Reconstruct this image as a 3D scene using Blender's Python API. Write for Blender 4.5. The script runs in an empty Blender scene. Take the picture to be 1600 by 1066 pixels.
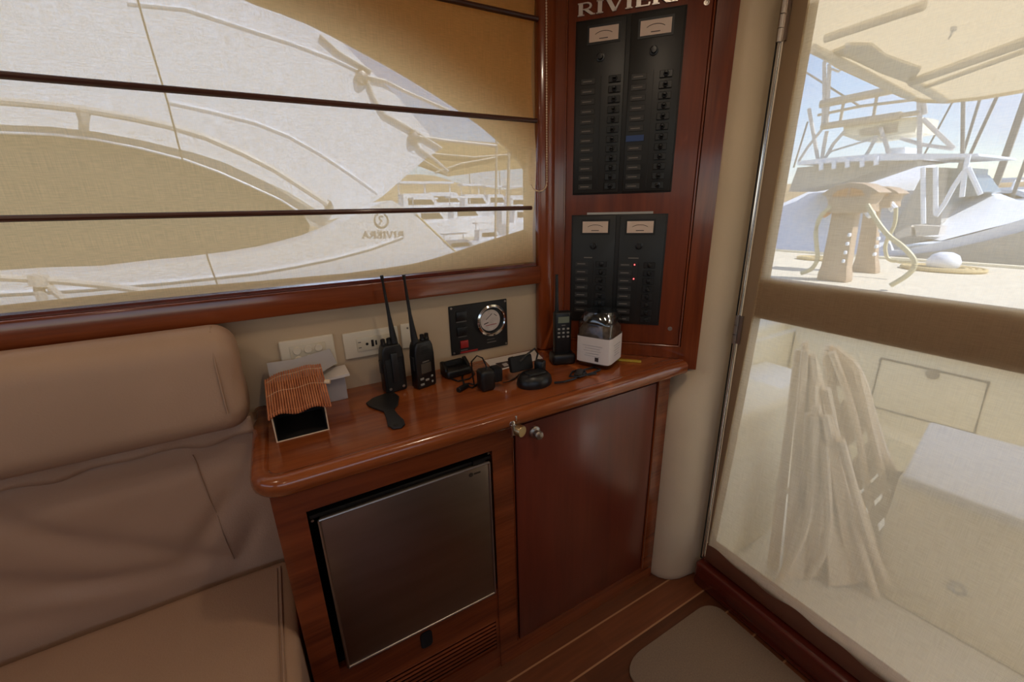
import bpy, bmesh, math, random
from mathutils import Vector, Matrix, noise
random.seed(7)
S = bpy.context.scene
COL = S.collection
PI = math.pi
# ------------------------------------------------------------------ camera
FPX = 645.49; EYE = Vector((0, 0, 1.32))
_y, _p, _r = math.radians(60.786), math.radians(17.860), math.radians(-1.4157)
_f = Vector((math.cos(_y)*math.cos(_p), math.sin(_y)*math.cos(_p), -math.sin(_p)))
_rt = Vector((math.sin(_y), -math.cos(_y), 0)); _up = _rt.cross(_f)
RT = math.cos(_r)*_rt + math.sin(_r)*_up
UP = -math.sin(_r)*_rt + math.cos(_r)*_up
cam = bpy.data.cameras.new('camera'); cam.lens = FPX/1600*36; cam.sensor_width = 36; cam.clip_start = .02; cam.clip_end = 2000
co = bpy.data.objects.new('camera', cam); COL.objects.link(co)
co.matrix_world = Matrix(((RT.x, UP.x, -_f.x, 0), (RT.y, UP.y, -_f.y, 0), (RT.z, UP.z, -_f.z, EYE.z), (0, 0, 0, 1)))
S.camera = co
def ray(x, y): return _f + RT*((x-800)/FPX) - UP*((y-533)/FPX)
def hit(x, y, n, d):
    r = ray(x, y); return EYE + r*((d-n.dot(EYE))/n.dot(r))
def PX(x, y, X): return hit(x, y, Vector((1, 0, 0)), X)
def PY(x, y, Y): return hit(x, y, Vector((0, 1, 0)), Y)
def PZ(x, y, Z): return hit(x, y, Vector((0, 0, 1)), Z)
# the diagonal plane of the electrical cabinet
_a = math.radians(132.464)
DU = Vector((-math.cos(_a), -math.sin(_a), 0)); DN = Vector((math.sin(_a), -math.cos(_a), 0)); D0 = Vector((1.144, .811, 0))
def DP(u, v, out=0): return D0 + DU*u - DN*out + Vector((0, 0, v))
# ------------------------------------------------------------------ materials
M = {}
def lin(c): return tuple(((v/255)/12.92 if v/255 <= .04045 else ((v/255+.055)/1.055)**2.4) for v in c)+(1,)
def newmat(name):
    m = bpy.data.materials.new(name); m.use_nodes = True; nt = m.node_tree; nt.nodes.clear()
    return m, nt, nt.nodes, nt.links
def mat(name, col, rough=.5, metal=0, bump=0, bscale=60, var=.08, vscale=8, emit=None, estr=1, coat=0, stretch=None, spec=.5, ior=1.45, alpha=None):
    m, nt, N, L = newmat(name)
    out = N.new('ShaderNodeOutputMaterial'); b = N.new('ShaderNodeBsdfPrincipled'); L.new(b.outputs[0], out.inputs[0])
    tc = N.new('ShaderNodeTexCoord'); mp = N.new('ShaderNodeMapping'); L.new(tc.outputs['Object'], mp.inputs[0])
    if stretch: mp.inputs['Scale'].default_value = stretch
    c = lin(col) if max(col) > 1 else tuple(col)+(1,)
    nz = N.new('ShaderNodeTexNoise'); nz.inputs['Scale'].default_value = vscale; nz.inputs['Detail'].default_value = 4; L.new(mp.outputs[0], nz.inputs[0])
    rp = N.new('ShaderNodeValToRGB'); L.new(nz.outputs[0], rp.inputs[0])
    rp.color_ramp.elements[0].position = .3; rp.color_ramp.elements[1].position = .7
    rp.color_ramp.elements[0].color = tuple(v*(1-var) for v in c[:3])+(1,)
    rp.color_ramp.elements[1].color = tuple(min(1, v*(1+var)) for v in c[:3])+(1,)
    L.new(rp.outputs[0], b.inputs['Base Color'])
    b.inputs['Roughness'].default_value = rough; b.inputs['Metallic'].default_value = metal
    b.inputs['Coat Weight'].default_value = coat; b.inputs['Coat Roughness'].default_value = .08
    b.inputs['Specular IOR Level'].default_value = spec
    if bump:
        n2 = N.new('ShaderNodeTexNoise'); n2.inputs['Scale'].default_value = bscale; n2.inputs['Detail'].default_value = 5; L.new(mp.outputs[0], n2.inputs[0])
        bp = N.new('ShaderNodeBump'); bp.inputs['Strength'].default_value = bump; bp.inputs['Distance'].default_value = .01
        L.new(n2.outputs[0], bp.inputs['Height']); L.new(bp.outputs[0], b.inputs['Normal'])
    if emit:
        b.inputs['Emission Color'].default_value = lin(emit); b.inputs['Emission Strength'].default_value = estr
    M[name] = m; return m
def wood(name, dark, light, axis='x', rough=.22, coat=.5, sc=1.0):
    m, nt, N, L = newmat(name)
    out = N.new('ShaderNodeOutputMaterial'); b = N.new('ShaderNodeBsdfPrincipled'); L.new(b.outputs[0], out.inputs[0])
    tc = N.new('ShaderNodeTexCoord'); mp = N.new('ShaderNodeMapping'); L.new(tc.outputs['Object'], mp.inputs[0])
    s = {'x': (1.5, 22, 22), 'y': (22, 1.5, 22), 'z': (22, 22, 1.5)}[axis]; mp.inputs['Scale'].default_value = tuple(v*sc for v in s)
    n1 = N.new('ShaderNodeTexNoise'); n1.inputs['Scale'].default_value = 1; n1.inputs['Detail'].default_value = 6; n1.inputs['Distortion'].default_value = .6
    n2 = N.new('ShaderNodeTexNoise'); n2.inputs['Scale'].default_value = 7; n2.inputs['Detail'].default_value = 3
    L.new(mp.outputs[0], n1.inputs[0]); L.new(mp.outputs[0], n2.inputs[0])
    mx = N.new('ShaderNodeMix'); mx.inputs[0].default_value = .25; L.new(n1.outputs[0], mx.inputs[2]); L.new(n2.outputs[0], mx.inputs[3])
    rp = N.new('ShaderNodeValToRGB'); L.new(mx.outputs[0], rp.inputs[0])
    rp.color_ramp.elements[0].position = .36; rp.color_ramp.elements[1].position = .62
    rp.color_ramp.elements[0].color = lin(dark); rp.color_ramp.elements[1].color = lin(light)
    L.new(rp.outputs[0], b.inputs['Base Color'])
    b.inputs['Roughness'].default_value = rough; b.inputs['Coat Weight'].default_value = coat; b.inputs['Coat Roughness'].default_value = .1
    M[name] = m
def fabric(name, col, t, trans=.6, sx=900, sz=500, amp=.25, axis='y'):
    """open-weave blind cloth: part of the light goes straight through the weave, the rest is scattered"""
    m, nt, N, L = newmat(name)
    out = N.new('ShaderNodeOutputMaterial')
    tc = N.new('ShaderNodeTexCoord'); mp = N.new('ShaderNodeMapping'); L.new(tc.outputs['Object'], mp.inputs[0])
    mp.inputs['Scale'].default_value = (sx, 1, sz*.04) if axis == 'y' else (1, sx*.04, sz)
    n1 = N.new('ShaderNodeTexNoise'); n1.inputs['Scale'].default_value = 1; n1.inputs['Detail'].default_value = 1; L.new(mp.outputs[0], n1.inputs[0])
    mp2 = N.new('ShaderNodeMapping'); L.new(tc.outputs['Object'], mp2.inputs[0]); mp2.inputs['Scale'].default_value = (sx*.05, 1, sz) if axis == 'y' else (1, sx, sz*.04)
    n2 = N.new('ShaderNodeTexNoise'); n2.inputs['Scale'].default_value = 1; n2.inputs['Detail'].default_value = 1; L.new(mp2.outputs[0], n2.inputs[0])
    ad = N.new('ShaderNodeMath'); ad.operation = 'ADD'; L.new(n1.outputs[0], ad.inputs[0]); L.new(n2.outputs[0], ad.inputs[1])
    mr = N.new('ShaderNodeMapRange'); L.new(ad.outputs[0], mr.inputs[0]); mr.inputs[1].default_value = .7; mr.inputs[2].default_value = 1.3
    mr.inputs[3].default_value = t-amp*.5; mr.inputs[4].default_value = t+amp*.5
    d = N.new('ShaderNodeBsdfDiffuse'); d.inputs[0].default_value = lin(col)
    tr = N.new('ShaderNodeBsdfTranslucent'); tr.inputs[0].default_value = lin(col)
    a = N.new('ShaderNodeMixShader'); a.inputs[0].default_value = trans; L.new(d.outputs[0], a.inputs[1]); L.new(tr.outputs[0], a.inputs[2])
    tp = N.new('ShaderNodeBsdfTransparent')
    x = N.new('ShaderNodeMixShader'); L.new(mr.outputs[0], x.inputs[0]); L.new(a.outputs[0], x.inputs[1]); L.new(tp.outputs[0], x.inputs[2])
    L.new(x.outputs[0], out.inputs[0]); M[name] = m
def glassmat(name, tint=(1, 1, 1), base=0.0, rough=.02):
    m, nt, N, L = newmat(name)
    out = N.new('ShaderNodeOutputMaterial'); tp = N.new('ShaderNodeBsdfTransparent'); tp.inputs[0].default_value = tint+(1,)
    g = N.new('ShaderNodeBsdfGlossy'); g.inputs['Roughness'].default_value = rough
    fr = N.new('ShaderNodeFresnel'); fr.inputs[0].default_value = 1.4
    ge = N.new('ShaderNodeNewGeometry'); iv = N.new('ShaderNodeMath'); iv.operation = 'SUBTRACT'; iv.inputs[0].default_value = 1; L.new(ge.outputs['Backfacing'], iv.inputs[1])
    mu = N.new('ShaderNodeMath'); mu.operation = 'MULTIPLY'; L.new(fr.outputs[0], mu.inputs[0]); L.new(iv.outputs[0], mu.inputs[1])     # one reflection per pane, from its near face
    ad = N.new('ShaderNodeMath'); ad.operation = 'ADD'; ad.use_clamp = True; L.new(mu.outputs[0], ad.inputs[0]); ad.inputs[1].default_value = base
    x = N.new('ShaderNodeMixShader'); L.new(ad.outputs[0], x.inputs[0]); L.new(tp.outputs[0], x.inputs[1]); L.new(g.outputs[0], x.inputs[2])
    L.new(x.outputs[0], out.inputs[0]); M[name] = m
def canvas(name, col, trans=.4):
    m, nt, N, L = newmat(name)
    out = N.new('ShaderNodeOutputMaterial')
    d = N.new('ShaderNodeBsdfDiffuse'); d.inputs[0].default_value = lin(col)
    tr = N.new('ShaderNodeBsdfTranslucent'); tr.inputs[0].default_value = lin(col)
    a = N.new('ShaderNodeMixShader'); a.inputs[0].default_value = trans; L.new(d.outputs[0], a.inputs[1]); L.new(tr.outputs[0], a.inputs[2])
    L.new(a.outputs[0], out.inputs[0]); M[name] = m
wood('wood_x', (94, 40, 16), (134, 64, 30), 'x')
wood('wood_y', (96, 36, 12), (138, 60, 24), 'y')
wood('wood_z', (98, 40, 14), (132, 60, 25), 'z')
wood('wood_door', (92, 36, 22), (112, 48, 30), 'z', rough=.32, coat=.35, sc=.6)
wood('wood_panel', (98, 38, 13), (124, 54, 21), 'z', rough=.4, coat=.12)
wood('wood_counter', (126, 60, 26), (158, 84, 40), 'x', rough=.2, coat=.6)
wood('batten', (62, 30, 20), (84, 42, 28), 'x', rough=.45, coat=.1)
wood('threshold', (84, 26, 16), (104, 38, 24), 'y', rough=.25, coat=.5)
wood('bamboo', (170, 96, 58), (206, 132, 88), 'y', rough=.5, coat=0, sc=3)
mat('cream_wall', (200, 177, 146), .6, bump=.05, bscale=30, var=.03)
mat('coaming', (214, 194, 152), .6, var=.03)
mat('ceiling', (225, 212, 188), .7, var=.02)
mat('pillar', (214, 192, 158), .5, bump=.06, bscale=200, var=.03)
mat('leather', (182, 148, 121), .5, bump=.12, bscale=260, var=.05, vscale=5)
mat('stitch', (172, 139, 113), .6)
mat('plastic_white', (226, 214, 192), .35, var=.02)
mat('plastic_btn', (214, 202, 178), .3, var=.02)
mat('paper', (232, 224, 218), .7, var=.02)
mat('paper_grey', (182, 176, 176), .7, var=.04)
mat('ink', (58, 44, 44), .6)
mat('black', (20, 19, 19), .38, var=.15)
mat('black_matte', (15, 14, 13), .7, var=.1)
mat('black_rubber', (30, 30, 31), .45, bump=.05, var=.1)
mat('panel_black', (26, 25, 23), .45, var=.1)
mat('panel_edge', (16, 14, 13), .5)
mat('label', (44, 42, 40), .5)
mat('labeltext', (118, 110, 102), .6)
mat('meter', (214, 190, 172), .45, var=.04)
mat('blue_label', (38, 66, 120), .5)
mat('lcd', (120, 128, 112), .25)
mat('lcd_dim', (84, 76, 66), .25)
mat('key_grey', (160, 158, 150), .4)
mat('red', (170, 44, 40), .4)
mat('red_led', (255, 90, 90), .4, emit=(255, 90, 90), estr=2.5)
mat('chrome', (225, 222, 218), .13, metal=1, var=.01)
mat('steel_dull', (170, 160, 150), .35, metal=1, var=.04)
mat('brass', (190, 168, 130), .3, metal=1, var=.03)
mat('fridge_steel', (150, 138, 126), .33, metal=1, var=.1, vscale=3, stretch=(1, 1, 6), bump=.02, bscale=400)
mat('mat_rug', (150, 128, 108), .95, bump=.5, bscale=500, var=.08, vscale=200)
mat('bead', (226, 200, 168), .4)
mat('letter_metal', (226, 218, 210), .32, metal=.6, var=.01)
mat('yellow', (190, 160, 50), .4)
mat('candy', (96, 84, 72), .4, var=.5, vscale=60)
mat('gauge_face', (206, 192, 182), .4, var=.12, vscale=60)
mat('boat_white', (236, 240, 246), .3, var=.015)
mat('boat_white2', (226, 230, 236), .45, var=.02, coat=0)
mat('boat_grey_shade', (176, 172, 164), .5)  # grey boat parts, and shade painted on the sportfisher hull side
mat('boat_glass', (54, 46, 38), .25)
mat('boat_glass2', (120, 134, 140), .15)
mat('boat_trim', (206, 200, 192), .4)
mat('deck_cream', (240, 230, 202), .6, bump=.06, bscale=120, var=.03)
mat('deck_white', (243, 240, 230), .6, var=.02)
mat('box_lid_shade', (206, 206, 210), .55, var=.02)  # chest lid: sky-lit shade under the awning put into the colour
mat('chair_white', (232, 214, 188), .4, var=.05)
mat('hose', (196, 186, 150), .5)
mat('rope', (200, 178, 130), .8, bump=.4, bscale=200)
mat('rope_dark', (60, 54, 48), .8)
mat('dock', (214, 204, 182), .85, var=.06, bump=.1, bscale=20)
mat('pedestal', (176, 152, 126), .5)
mat('awn_tube', (226, 220, 208), .4)
mat('seal', (128, 118, 102), .6)
mat('pedestal_lens', (196, 130, 66), .4)
mat('logo_grey', (128, 124, 120), .5)
mat('quay', (186, 160, 120), .9, var=.15, vscale=3)
mat('water', (96, 110, 116), .08, bump=.6, bscale=2, var=.2)
mat('hill', (170, 148, 112), .9, var=.25, vscale=.05)
mat('mast', (160, 152, 142), .4)
mat('tan_frame', (186, 172, 150), .45)
mat('door_frame', (150, 124, 94), .45, var=.03)
mat('door_rail', (120, 76, 56), .35, var=.04)
canvas('awning', (238, 228, 208), .75)
canvas('tan_canvas', (206, 180, 132), .4)
fabric('shade_cloth', (255, 214, 150), .26, .84, amp=.16)
fabric('door_cloth', (250, 234, 202), .55, .82, axis='x', amp=.10)
glassmat('glass', (.95, .97, 1.0))
glassmat('glass_tinted', (.82, .86, .92))
glassmat('jar_glass', (.80, .79, .77), base=.10, rough=.06)
# ------------------------------------------------------------------ mesh builder
ORG = {}
class MB:
    def __init__(s): s.bm = bmesh.new()
    def vs(s, pts): return [s.bm.verts.new(p) for p in pts]
    def face(s, pts):
        try: return s.bm.faces.new(s.vs(pts))
        except ValueError: return None
    def prism(s, pts, off):
        """closed outline pts (3D) swept by vector off"""
        off = Vector(off); a = s.vs(pts); b = s.vs([Vector(p)+off for p in pts]); n = len(a)
        s.bm.faces.new(a); s.bm.faces.new(list(reversed(b)))
        for i in range(n): s.bm.faces.new((a[i], b[i], b[(i+1) % n], a[(i+1) % n]))
        return s
    def box(s, c, d, m=None):
        """centre, full size, optional 3x3 / 4x4 orientation about c"""
        c = Vector(c); x, y, z = d[0]/2, d[1]/2, d[2]/2; P = []
        for i in ((-x, -y, -z), (x, -y, -z), (x, y, -z), (-x, y, -z)):
            v = Vector(i); P.append(c+(m @ v if m else v))
        o = Vector((0, 0, 2*z)); o = m @ o if m else o
        return s.prism(P, o)
    def bb(s, x0, x1, y0, y1, z0, z1): return s.box(((x0+x1)/2, (y0+y1)/2, (z0+z1)/2), (x1-x0, y1-y0, z1-z0))
    def tube(s, pts, r, n=8, caps=True, sz=1.0):
        pts = [Vector(p) for p in pts]; R = r if isinstance(r, (list, tuple)) else [r]*len(pts); rings = []
        up = Vector((0, 0, 1))
        if abs((pts[1]-pts[0]).normalized().z) > .9: up = Vector((0, 1, 0))
        for i, p in enumerate(pts):
            a = pts[max(0, i-1)]; b = pts[min(len(pts)-1, i+1)]; t = (b-a)
            t = t.normalized() if t.length > 1e-9 else Vector((0, 0, 1))
            u = t.cross(up)
            if u.length < .05: u = t.cross(Vector((1, 0, 0)))
            u.normalize(); v = u.cross(t)
            rings.append([s.bm.verts.new(p+(u*math.cos(2*PI*k/n)+v*math.sin(2*PI*k/n)*sz)*R[i]) for k in range(n)])
        for a, b in zip(rings, rings[1:]):
            for k in range(n): s.bm.faces.new((a[k], a[(k+1) % n], b[(k+1) % n], b[k]))
        if caps: s.bm.faces.new(list(reversed(rings[0]))); s.bm.faces.new(rings[-1])
        return s
    def lathe(s, c, prof, ax=(0, 0, 1), n=24):
        """prof: (radius, distance along ax)"""
        ax = Vector(ax).normalized(); u = ax.cross(Vector((0, 0, 1)) if abs(ax.z) < .9 else Vector((1, 0, 0))).normalized(); v = ax.cross(u); c = Vector(c); rings = []
        for r, h in prof:
            rings.append([s.bm.verts.new(c+ax*h+(u*math.cos(2*PI*k/n)+v*math.sin(2*PI*k/n))*max(r, 1e-5)) for k in range(n)])
        for a, b in zip(rings, rings[1:]):
            for k in range(n): s.bm.faces.new((a[k], a[(k+1) % n], b[(k+1) % n], b[k]))
        s.bm.faces.new(list(reversed(rings[0]))); s.bm.faces.new(rings[-1]); return s
    def grid(s, f, nu, nv, closed_u=False):
        V = [[s.bm.verts.new(f(i/nu, j/nv)) for j in range(nv+1)] for i in range(nu+(0 if closed_u else 1))]
        m = len(V)
        for i in range(nu):
            a = V[i]; b = V[(i+1) % m]
            for j in range(nv): s.bm.faces.new((a[j], b[j], b[j+1], a[j+1]))
        return V
    def bevel(s, w, seg=2, ang=40):
        bmesh.ops.recalc_face_normals(s.bm, faces=s.bm.faces)
        es = [e for e in s.bm.edges if len(e.link_faces) == 2 and e.calc_face_angle(0) > math.radians(ang)]
        bmesh.ops.bevel(s.bm, geom=es, offset=w, segments=seg, profile=.5, affect='EDGES', clamp_overlap=True); return s
    def build(s, name, m, parent=None, smooth=35, org=None, **props):
        bm = s.bm; bmesh.ops.recalc_face_normals(bm, faces=bm.faces)
        if parent is None:
            if org is None:
                xs = [v.co.x for v in bm.verts]; ys = [v.co.y for v in bm.verts]; zs = [v.co.z for v in bm.verts]
                org = Vector(((min(xs)+max(xs))/2, (min(ys)+max(ys))/2, min(zs)))
            else: org = Vector(org)
            loc = org
        else: org = ORG[parent.name]; loc = Vector((0, 0, 0))
        bmesh.ops.translate(bm, verts=bm.verts, vec=-org)
        me = bpy.data.meshes.new(name); bm.to_mesh(me); bm.free()
        me.materials.append(M[m] if isinstance(m, str) else m)
        if smooth:
            me.polygons.foreach_set('use_smooth', [True]*len(me.polygons))
            try: me.set_sharp_from_angle(angle=math.radians(smooth))
            except Exception: pass
        o = bpy.data.objects.new(name, me); COL.objects.link(o); o.location = loc; ORG[o.name] = org
        if parent is not None: o.parent = parent
        for k, v in props.items(): o[k] = v
        return o
def T(o, label, cat, group=None):
    o['label'] = label; o['category'] = cat
    if group: o['group'] = group
    return o
def thing(name, loc, label, cat, group=None):
    o = bpy.data.objects.new(name, None); o.empty_display_size = .02; COL.objects.link(o); o.location = loc; ORG[o.name] = Vector(loc)
    return T(o, label, cat, group)
def copy_tree(o, parent=None):
    c = o.copy(); COL.objects.link(c)
    if parent is not None: c.parent = parent
    for ch in list(o.children): copy_tree(ch, c)
    return c
def struct(o): o['kind'] = 'structure'; return o
def clone(o, delta):
    """a sibling copy of a part, moved by delta, with its own sub-parts"""
    c = o.copy(); COL.objects.link(c); c.location = o.location+Vector(delta)
    for ch in list(o.children):
        d = ch.copy(); COL.objects.link(d); d.parent = c
    return c
def frame(u, v, w): return Matrix((Vector(u), Vector(v), Vector(w))).transposed()
# serif capitals from strokes, unit cell 1 high
def glyph(ch):
    t = .21; s = .085
    def bar(x0, y0, x1, y1, w): return (x0, y0, x1, y1, w)
    if ch == 'I': return .42, [bar(.21, 0, .21, 1, t), bar(.04, .03, .38, .03, s), bar(.04, .97, .38, .97, s)]
    if ch == 'V': return .86, [bar(.12, 1, .45, 0, t), bar(.78, 1, .45, 0, s), bar(0, .97, .30, .97, s), bar(.62, .97, .88, .97, s)]
    if ch == 'E': return .72, [bar(.18, 0, .18, 1, t), bar(.04, .03, .68, .03, s), bar(.04, .97, .64, .97, s), bar(.18, .52, .5, .52, s), bar(.66, .03, .68, .25, s), bar(.62, .97, .63, .78, s), bar(.5, .42, .5, .62, s)]
    if ch == 'A': return .9, [bar(.12, 0, .45, 1, s), bar(.45, 1, .76, 0, t), bar(0, .03, .26, .03, s), bar(.6, .03, .92, .03, s), bar(.24, .35, .62, .35, s)]
    if ch == 'R':
        L = [bar(.18, 0, .18, 1, t), bar(.03, .03, .36, .03, s), bar(.03, .97, .5, .97, s), bar(.2, .48, .5, .48, s)]
        pr = None
        for k in range(7):
            a = PI/2-PI*k/6; q = (.48+.2*math.cos(a), .725+.245*math.sin(a))
            if pr: L.append(bar(pr[0], pr[1], q[0], q[1], .11))
            pr = q
        L += [bar(.42, .48, .76, .03, t*.8), bar(.66, .03, .9, .03, s)]
        return .86, L
    return .5, []
def lettering(mb, text, o, u, v, h, depth, slant=0, wide=1.0, mirror=False, weight=1.0):
    o = Vector(o); u = Vector(u); v = Vector(v); n = u.cross(v).normalized(); x = 0
    if mirror: text = text
    for ch in text:
        w, st = glyph(ch)
        for (x0, y0, x1, y1, t) in st:
            a = Vector((x0, y0)); b = Vector((x1, y1)); d = (b-a).normalized(); q = Vector((-d.y, d.x))*t*weight/2
            P = []
            for r in (a-q, b-q, b+q, a+q): P.append(o+u*((x+r.x*wide+r.y*slant)*h)+v*(r.y*h))
            mb.prism(P, n*depth)
        x += (w+.06)*wide
    return x*h
LAMPS = [(.45, .35, 2.1), (-.7, .5, 1.3), (-.6, -.8, 1.4), (.9, -.3, .8)]
SUN_E = 5.2; SKY_S = .21; EXPO = 0.30
# ================================================================== room shell
FL, CE = -.05, 2.06
V3 = Vector
def chain_poly(fn, pts, *a): return [fn(x, y, *a) for x, y in pts]
# floor: planks along x with pale caulking strips
def floor_mat():
    m, nt, N, L = newmat('floor')
    out = N.new('ShaderNodeOutputMaterial'); b = N.new('ShaderNodeBsdfPrincipled'); L.new(b.outputs[0], out.inputs[0])
    g = N.new('ShaderNodeNewGeometry'); sp = N.new('ShaderNodeSeparateXYZ'); L.new(g.outputs['Position'], sp.inputs[0])
    def mth(op, a, c=None):
        n = N.new('ShaderNodeMath'); n.operation = op
        for i, q in enumerate((a, c)):
            if q is None: continue
            if isinstance(q, (int, float)): n.inputs[i].default_value = q
            else: L.new(q, n.inputs[i])
        return n.outputs[0]
    yy = mth('DIVIDE', mth('SUBTRACT', sp.outputs[1], -1.1565), .097)
    fr = mth('FRACT', yy); row = mth('FLOOR', yy)
    strip = mth('ADD', mth('LESS_THAN', fr, .028), mth('GREATER_THAN', fr, .972))
    wn = N.new('ShaderNodeTexWhiteNoise'); wn.noise_dimensions = '1D'; L.new(row, wn.inputs['W'])
    xx = mth('ADD', mth('DIVIDE', sp.outputs[0], .62), wn.outputs[0]); col = mth('FLOOR', xx)
    w2 = N.new('ShaderNodeTexWhiteNoise'); w2.noise_dimensions = '2D'
    cb = N.new('ShaderNodeCombineXYZ'); L.new(row, cb.inputs[0]); L.new(col, cb.inputs[1]); L.new(cb.outputs[0], w2.inputs['Vector'])
    mp = N.new('ShaderNodeMapping'); L.new(g.outputs['Position'], mp.inputs[0]); mp.inputs['Scale'].default_value = (3, 40, 1)
    nz = N.new('ShaderNodeTexNoise'); nz.inputs['Scale'].default_value = 1.5; nz.inputs['Detail'].default_value = 5; L.new(mp.outputs[0], nz.inputs[0])
    v = mth('ADD', mth('MULTIPLY', nz.outputs[0], .6), mth('MULTIPLY', w2.outputs['Value'], .4))
    rp = N.new('ShaderNodeValToRGB'); L.new(v, rp.inputs[0]); rp.color_ramp.elements[0].position = .25; rp.color_ramp.elements[1].position = .75
    rp.color_ramp.elements[0].color = lin((88, 48, 26)); rp.color_ramp.elements[1].color = lin((128, 72, 42))
    mx = N.new('ShaderNodeMix'); mx.data_type = 'RGBA'; L.new(strip, mx.inputs[0]); L.new(rp.outputs[0], mx.inputs[6]); mx.inputs[7].default_value = lin((176, 130, 92))
    L.new(mx.outputs[2], b.inputs['Base Color']); b.inputs['Roughness'].default_value = .38; M['floor'] = m
floor_mat()
struct(MB().bb(-3, 1.26, -2.5, 1.3, FL-.05, FL).build('floor', 'floor'))
struct(MB().bb(-3, 1.3, -2.5, 1.4, CE, CE+.05).build('ceiling', 'ceiling'))
# side wall with the window recess, and the lens-shaped opening in the outer coaming behind it
WY = 1.20
wl = MB(); wl.bb(-3, .80, WY, WY+.03, FL, 1.105); wl.bb(.775, 1.22, WY, WY+.03, 1.105, CE); wl.bb(-3, -2.2, WY, WY+.03, 1.105, CE)
wl.bb(.80, 1.22, WY, WY+.03, FL, 1.105); wl.bb(-2.2, .775, WY, WY+.15, 1.075, 1.105)
struct(wl.build('wall_left', 'cream_wall', smooth=0))
LENS = [(380, -6), (400, 3), (440, 17), (480, 33), (520, 53), (560, 75), (600, 97), (640, 120), (680, 145), (720, 171), (757, 198), (790, 227), (812, 250), (826, 272), (827, 300), (826, 358), (790, 370), (750, 383), (712, 396), (680, 406), (645, 415), (600, 422), (540, 430), (450, 438), (360, 446), (270, 453), (130, 467), (0, 481)]
OY = 1.285
lens = [PY(x, y, OY) for x, y in LENS]
lens += [V3((-.9, OY, 1.13)), V3((-1.5, OY, 1.15)), V3((-1.95, OY, 1.25)), V3((-2.05, OY, 1.45)), V3((-1.9, OY, 1.7)), V3((-1.4, OY, 1.9)), V3((-.9, OY, 2.0)), V3((-.3, OY, 2.02))]
def holed(outer, inner, off):
    """plate with a hole: outline and hole as point lists, thickness vector"""
    bm = bmesh.new(); A = [bm.verts.new(p) for p in outer]; B = [bm.verts.new(p) for p in inner]
    es = [bm.edges.new((q[i], q[(i+1) % len(q)])) for q in (A, B) for i in range(len(q))]
    bmesh.ops.triangle_fill(bm, use_beauty=True, use_dissolve=False, edges=es, normal=Vector((0, 1, 0)))
    g = bmesh.ops.extrude_face_region(bm, geom=list(bm.faces))
    bmesh.ops.translate(bm, verts=[v for v in g['geom'] if isinstance(v, bmesh.types.BMVert)], vec=Vector(off))
    m = MB(); m.bm.free(); m.bm = bm; return m
out_r = [V3((-2.3, OY, 1.0)), V3((.95, OY, 1.0)), V3((.95, OY, CE+.1)), V3((-2.3, OY, CE+.1))]
struct(holed(out_r, lens, (0, .02, 0)).build('wall_left_outer_coaming', 'coaming', smooth=0))
struct(MB().bb(.776, .80, WY+.03, OY, 1.105, CE).build('wall_left_recess_side', 'coaming'))
cen = sum(lens, V3((0, 0, 0)))/len(lens)
gl = MB(); gl.prism([cen+(p-cen)*1.02+V3((0, .024, 0)) for p in lens], (0, .006, 0)); struct(gl.build('window_1', 'glass_tinted', smooth=0))
tr = MB()
ring = [p+V3((0, -.004, 0)) for p in lens]; tr.tube(ring+[ring[0]], .006, 6, caps=False); struct(tr.build('window_1_frame', 'coaming'))
# aft bulkhead with the door opening
wa = MB(); wa.bb(1.215, 1.24, .735, 1.23, FL, CE); wa.bb(1.24, 1.26, .79, 1.23, FL, CE); wa.bb(1.215, 1.26, -2.5, -.12, FL, CE); wa.bb(1.215, 1.26, -.12, .735, 1.93, CE)
struct(wa.build('wall_aft', 'cream_wall', smooth=0))
wr = MB(); wr.bb(-3, 1.26, -2.53, -2.5, FL, 1.1); wr.bb(-3, 1.26, -2.53, -2.5, 1.85, CE); wr.bb(-3, -2.3, -2.53, -2.5, 1.1, 1.85); wr.bb(.7, 1.26, -2.53, -2.5, 1.1, 1.85)
struct(wr.build('wall_right', 'cream_wall', smooth=0))
wf = MB(); wf.bb(-3.03, -3, -2.53, 1.3, FL, 1.1); wf.bb(-3.03, -3, -2.53, 1.3, 1.85, CE); wf.bb(-3.03, -3, -2.53, -2, 1.1, 1.85); wf.bb(-3.03, -3, .8, 1.3, 1.1, 1.85)
struct(wf.build('wall_forward', 'cream_wall', smooth=0))
# sill trim under the shade
st = MB(); st.bb(-3, .768, 1.163, WY, 1.074, 1.134); st.bevel(.006); struct(st.build('trim_1', 'wood_x'))
st = MB(); st.bb(-3, .76, 1.178, 1.30, 1.1345, 1.142); struct(st.build('trim_2', 'threshold'))
# upholstered corner pillar
lowp = [(1.056, .90), (1.056, .835), (1.066, .808), (1.083, .788), (1.105, .772), (1.135, .760), (1.165, .755), (1.19, .752), (1.214, .745), (1.214, .90)]
upp = [(1.13, .92), (1.140, .85), (1.1465, .814), (1.149, .800), (1.153, .787), (1.162, .774), (1.176, .762), (1.192, .754), (1.214, .745), (1.214, .92)]
pm = MB(); rings = []
for z, f_ in [(FL, -.25), (FL+.012, -.05), (FL+.03, 0), (.3, 0), (.60, 0), (.66, .08), (.71, .3), (.75, .6), (.78, .85), (.80, 1), (1.2, 1), (1.7, 1), (CE, 1)]:
    P = []
    for (x, y), (X_, Y_) in zip(lowp, upp):
        if f_ < 0: P.append(V3((x+(1.16-x)*-f_*.4, y+(.84-y)*-f_*.4, z)))
        else: P.append(V3((x+(X_-x)*f_, y+(Y_-y)*f_, z)))
    rings.append([pm.bm.verts.new(p) for p in P])
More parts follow.
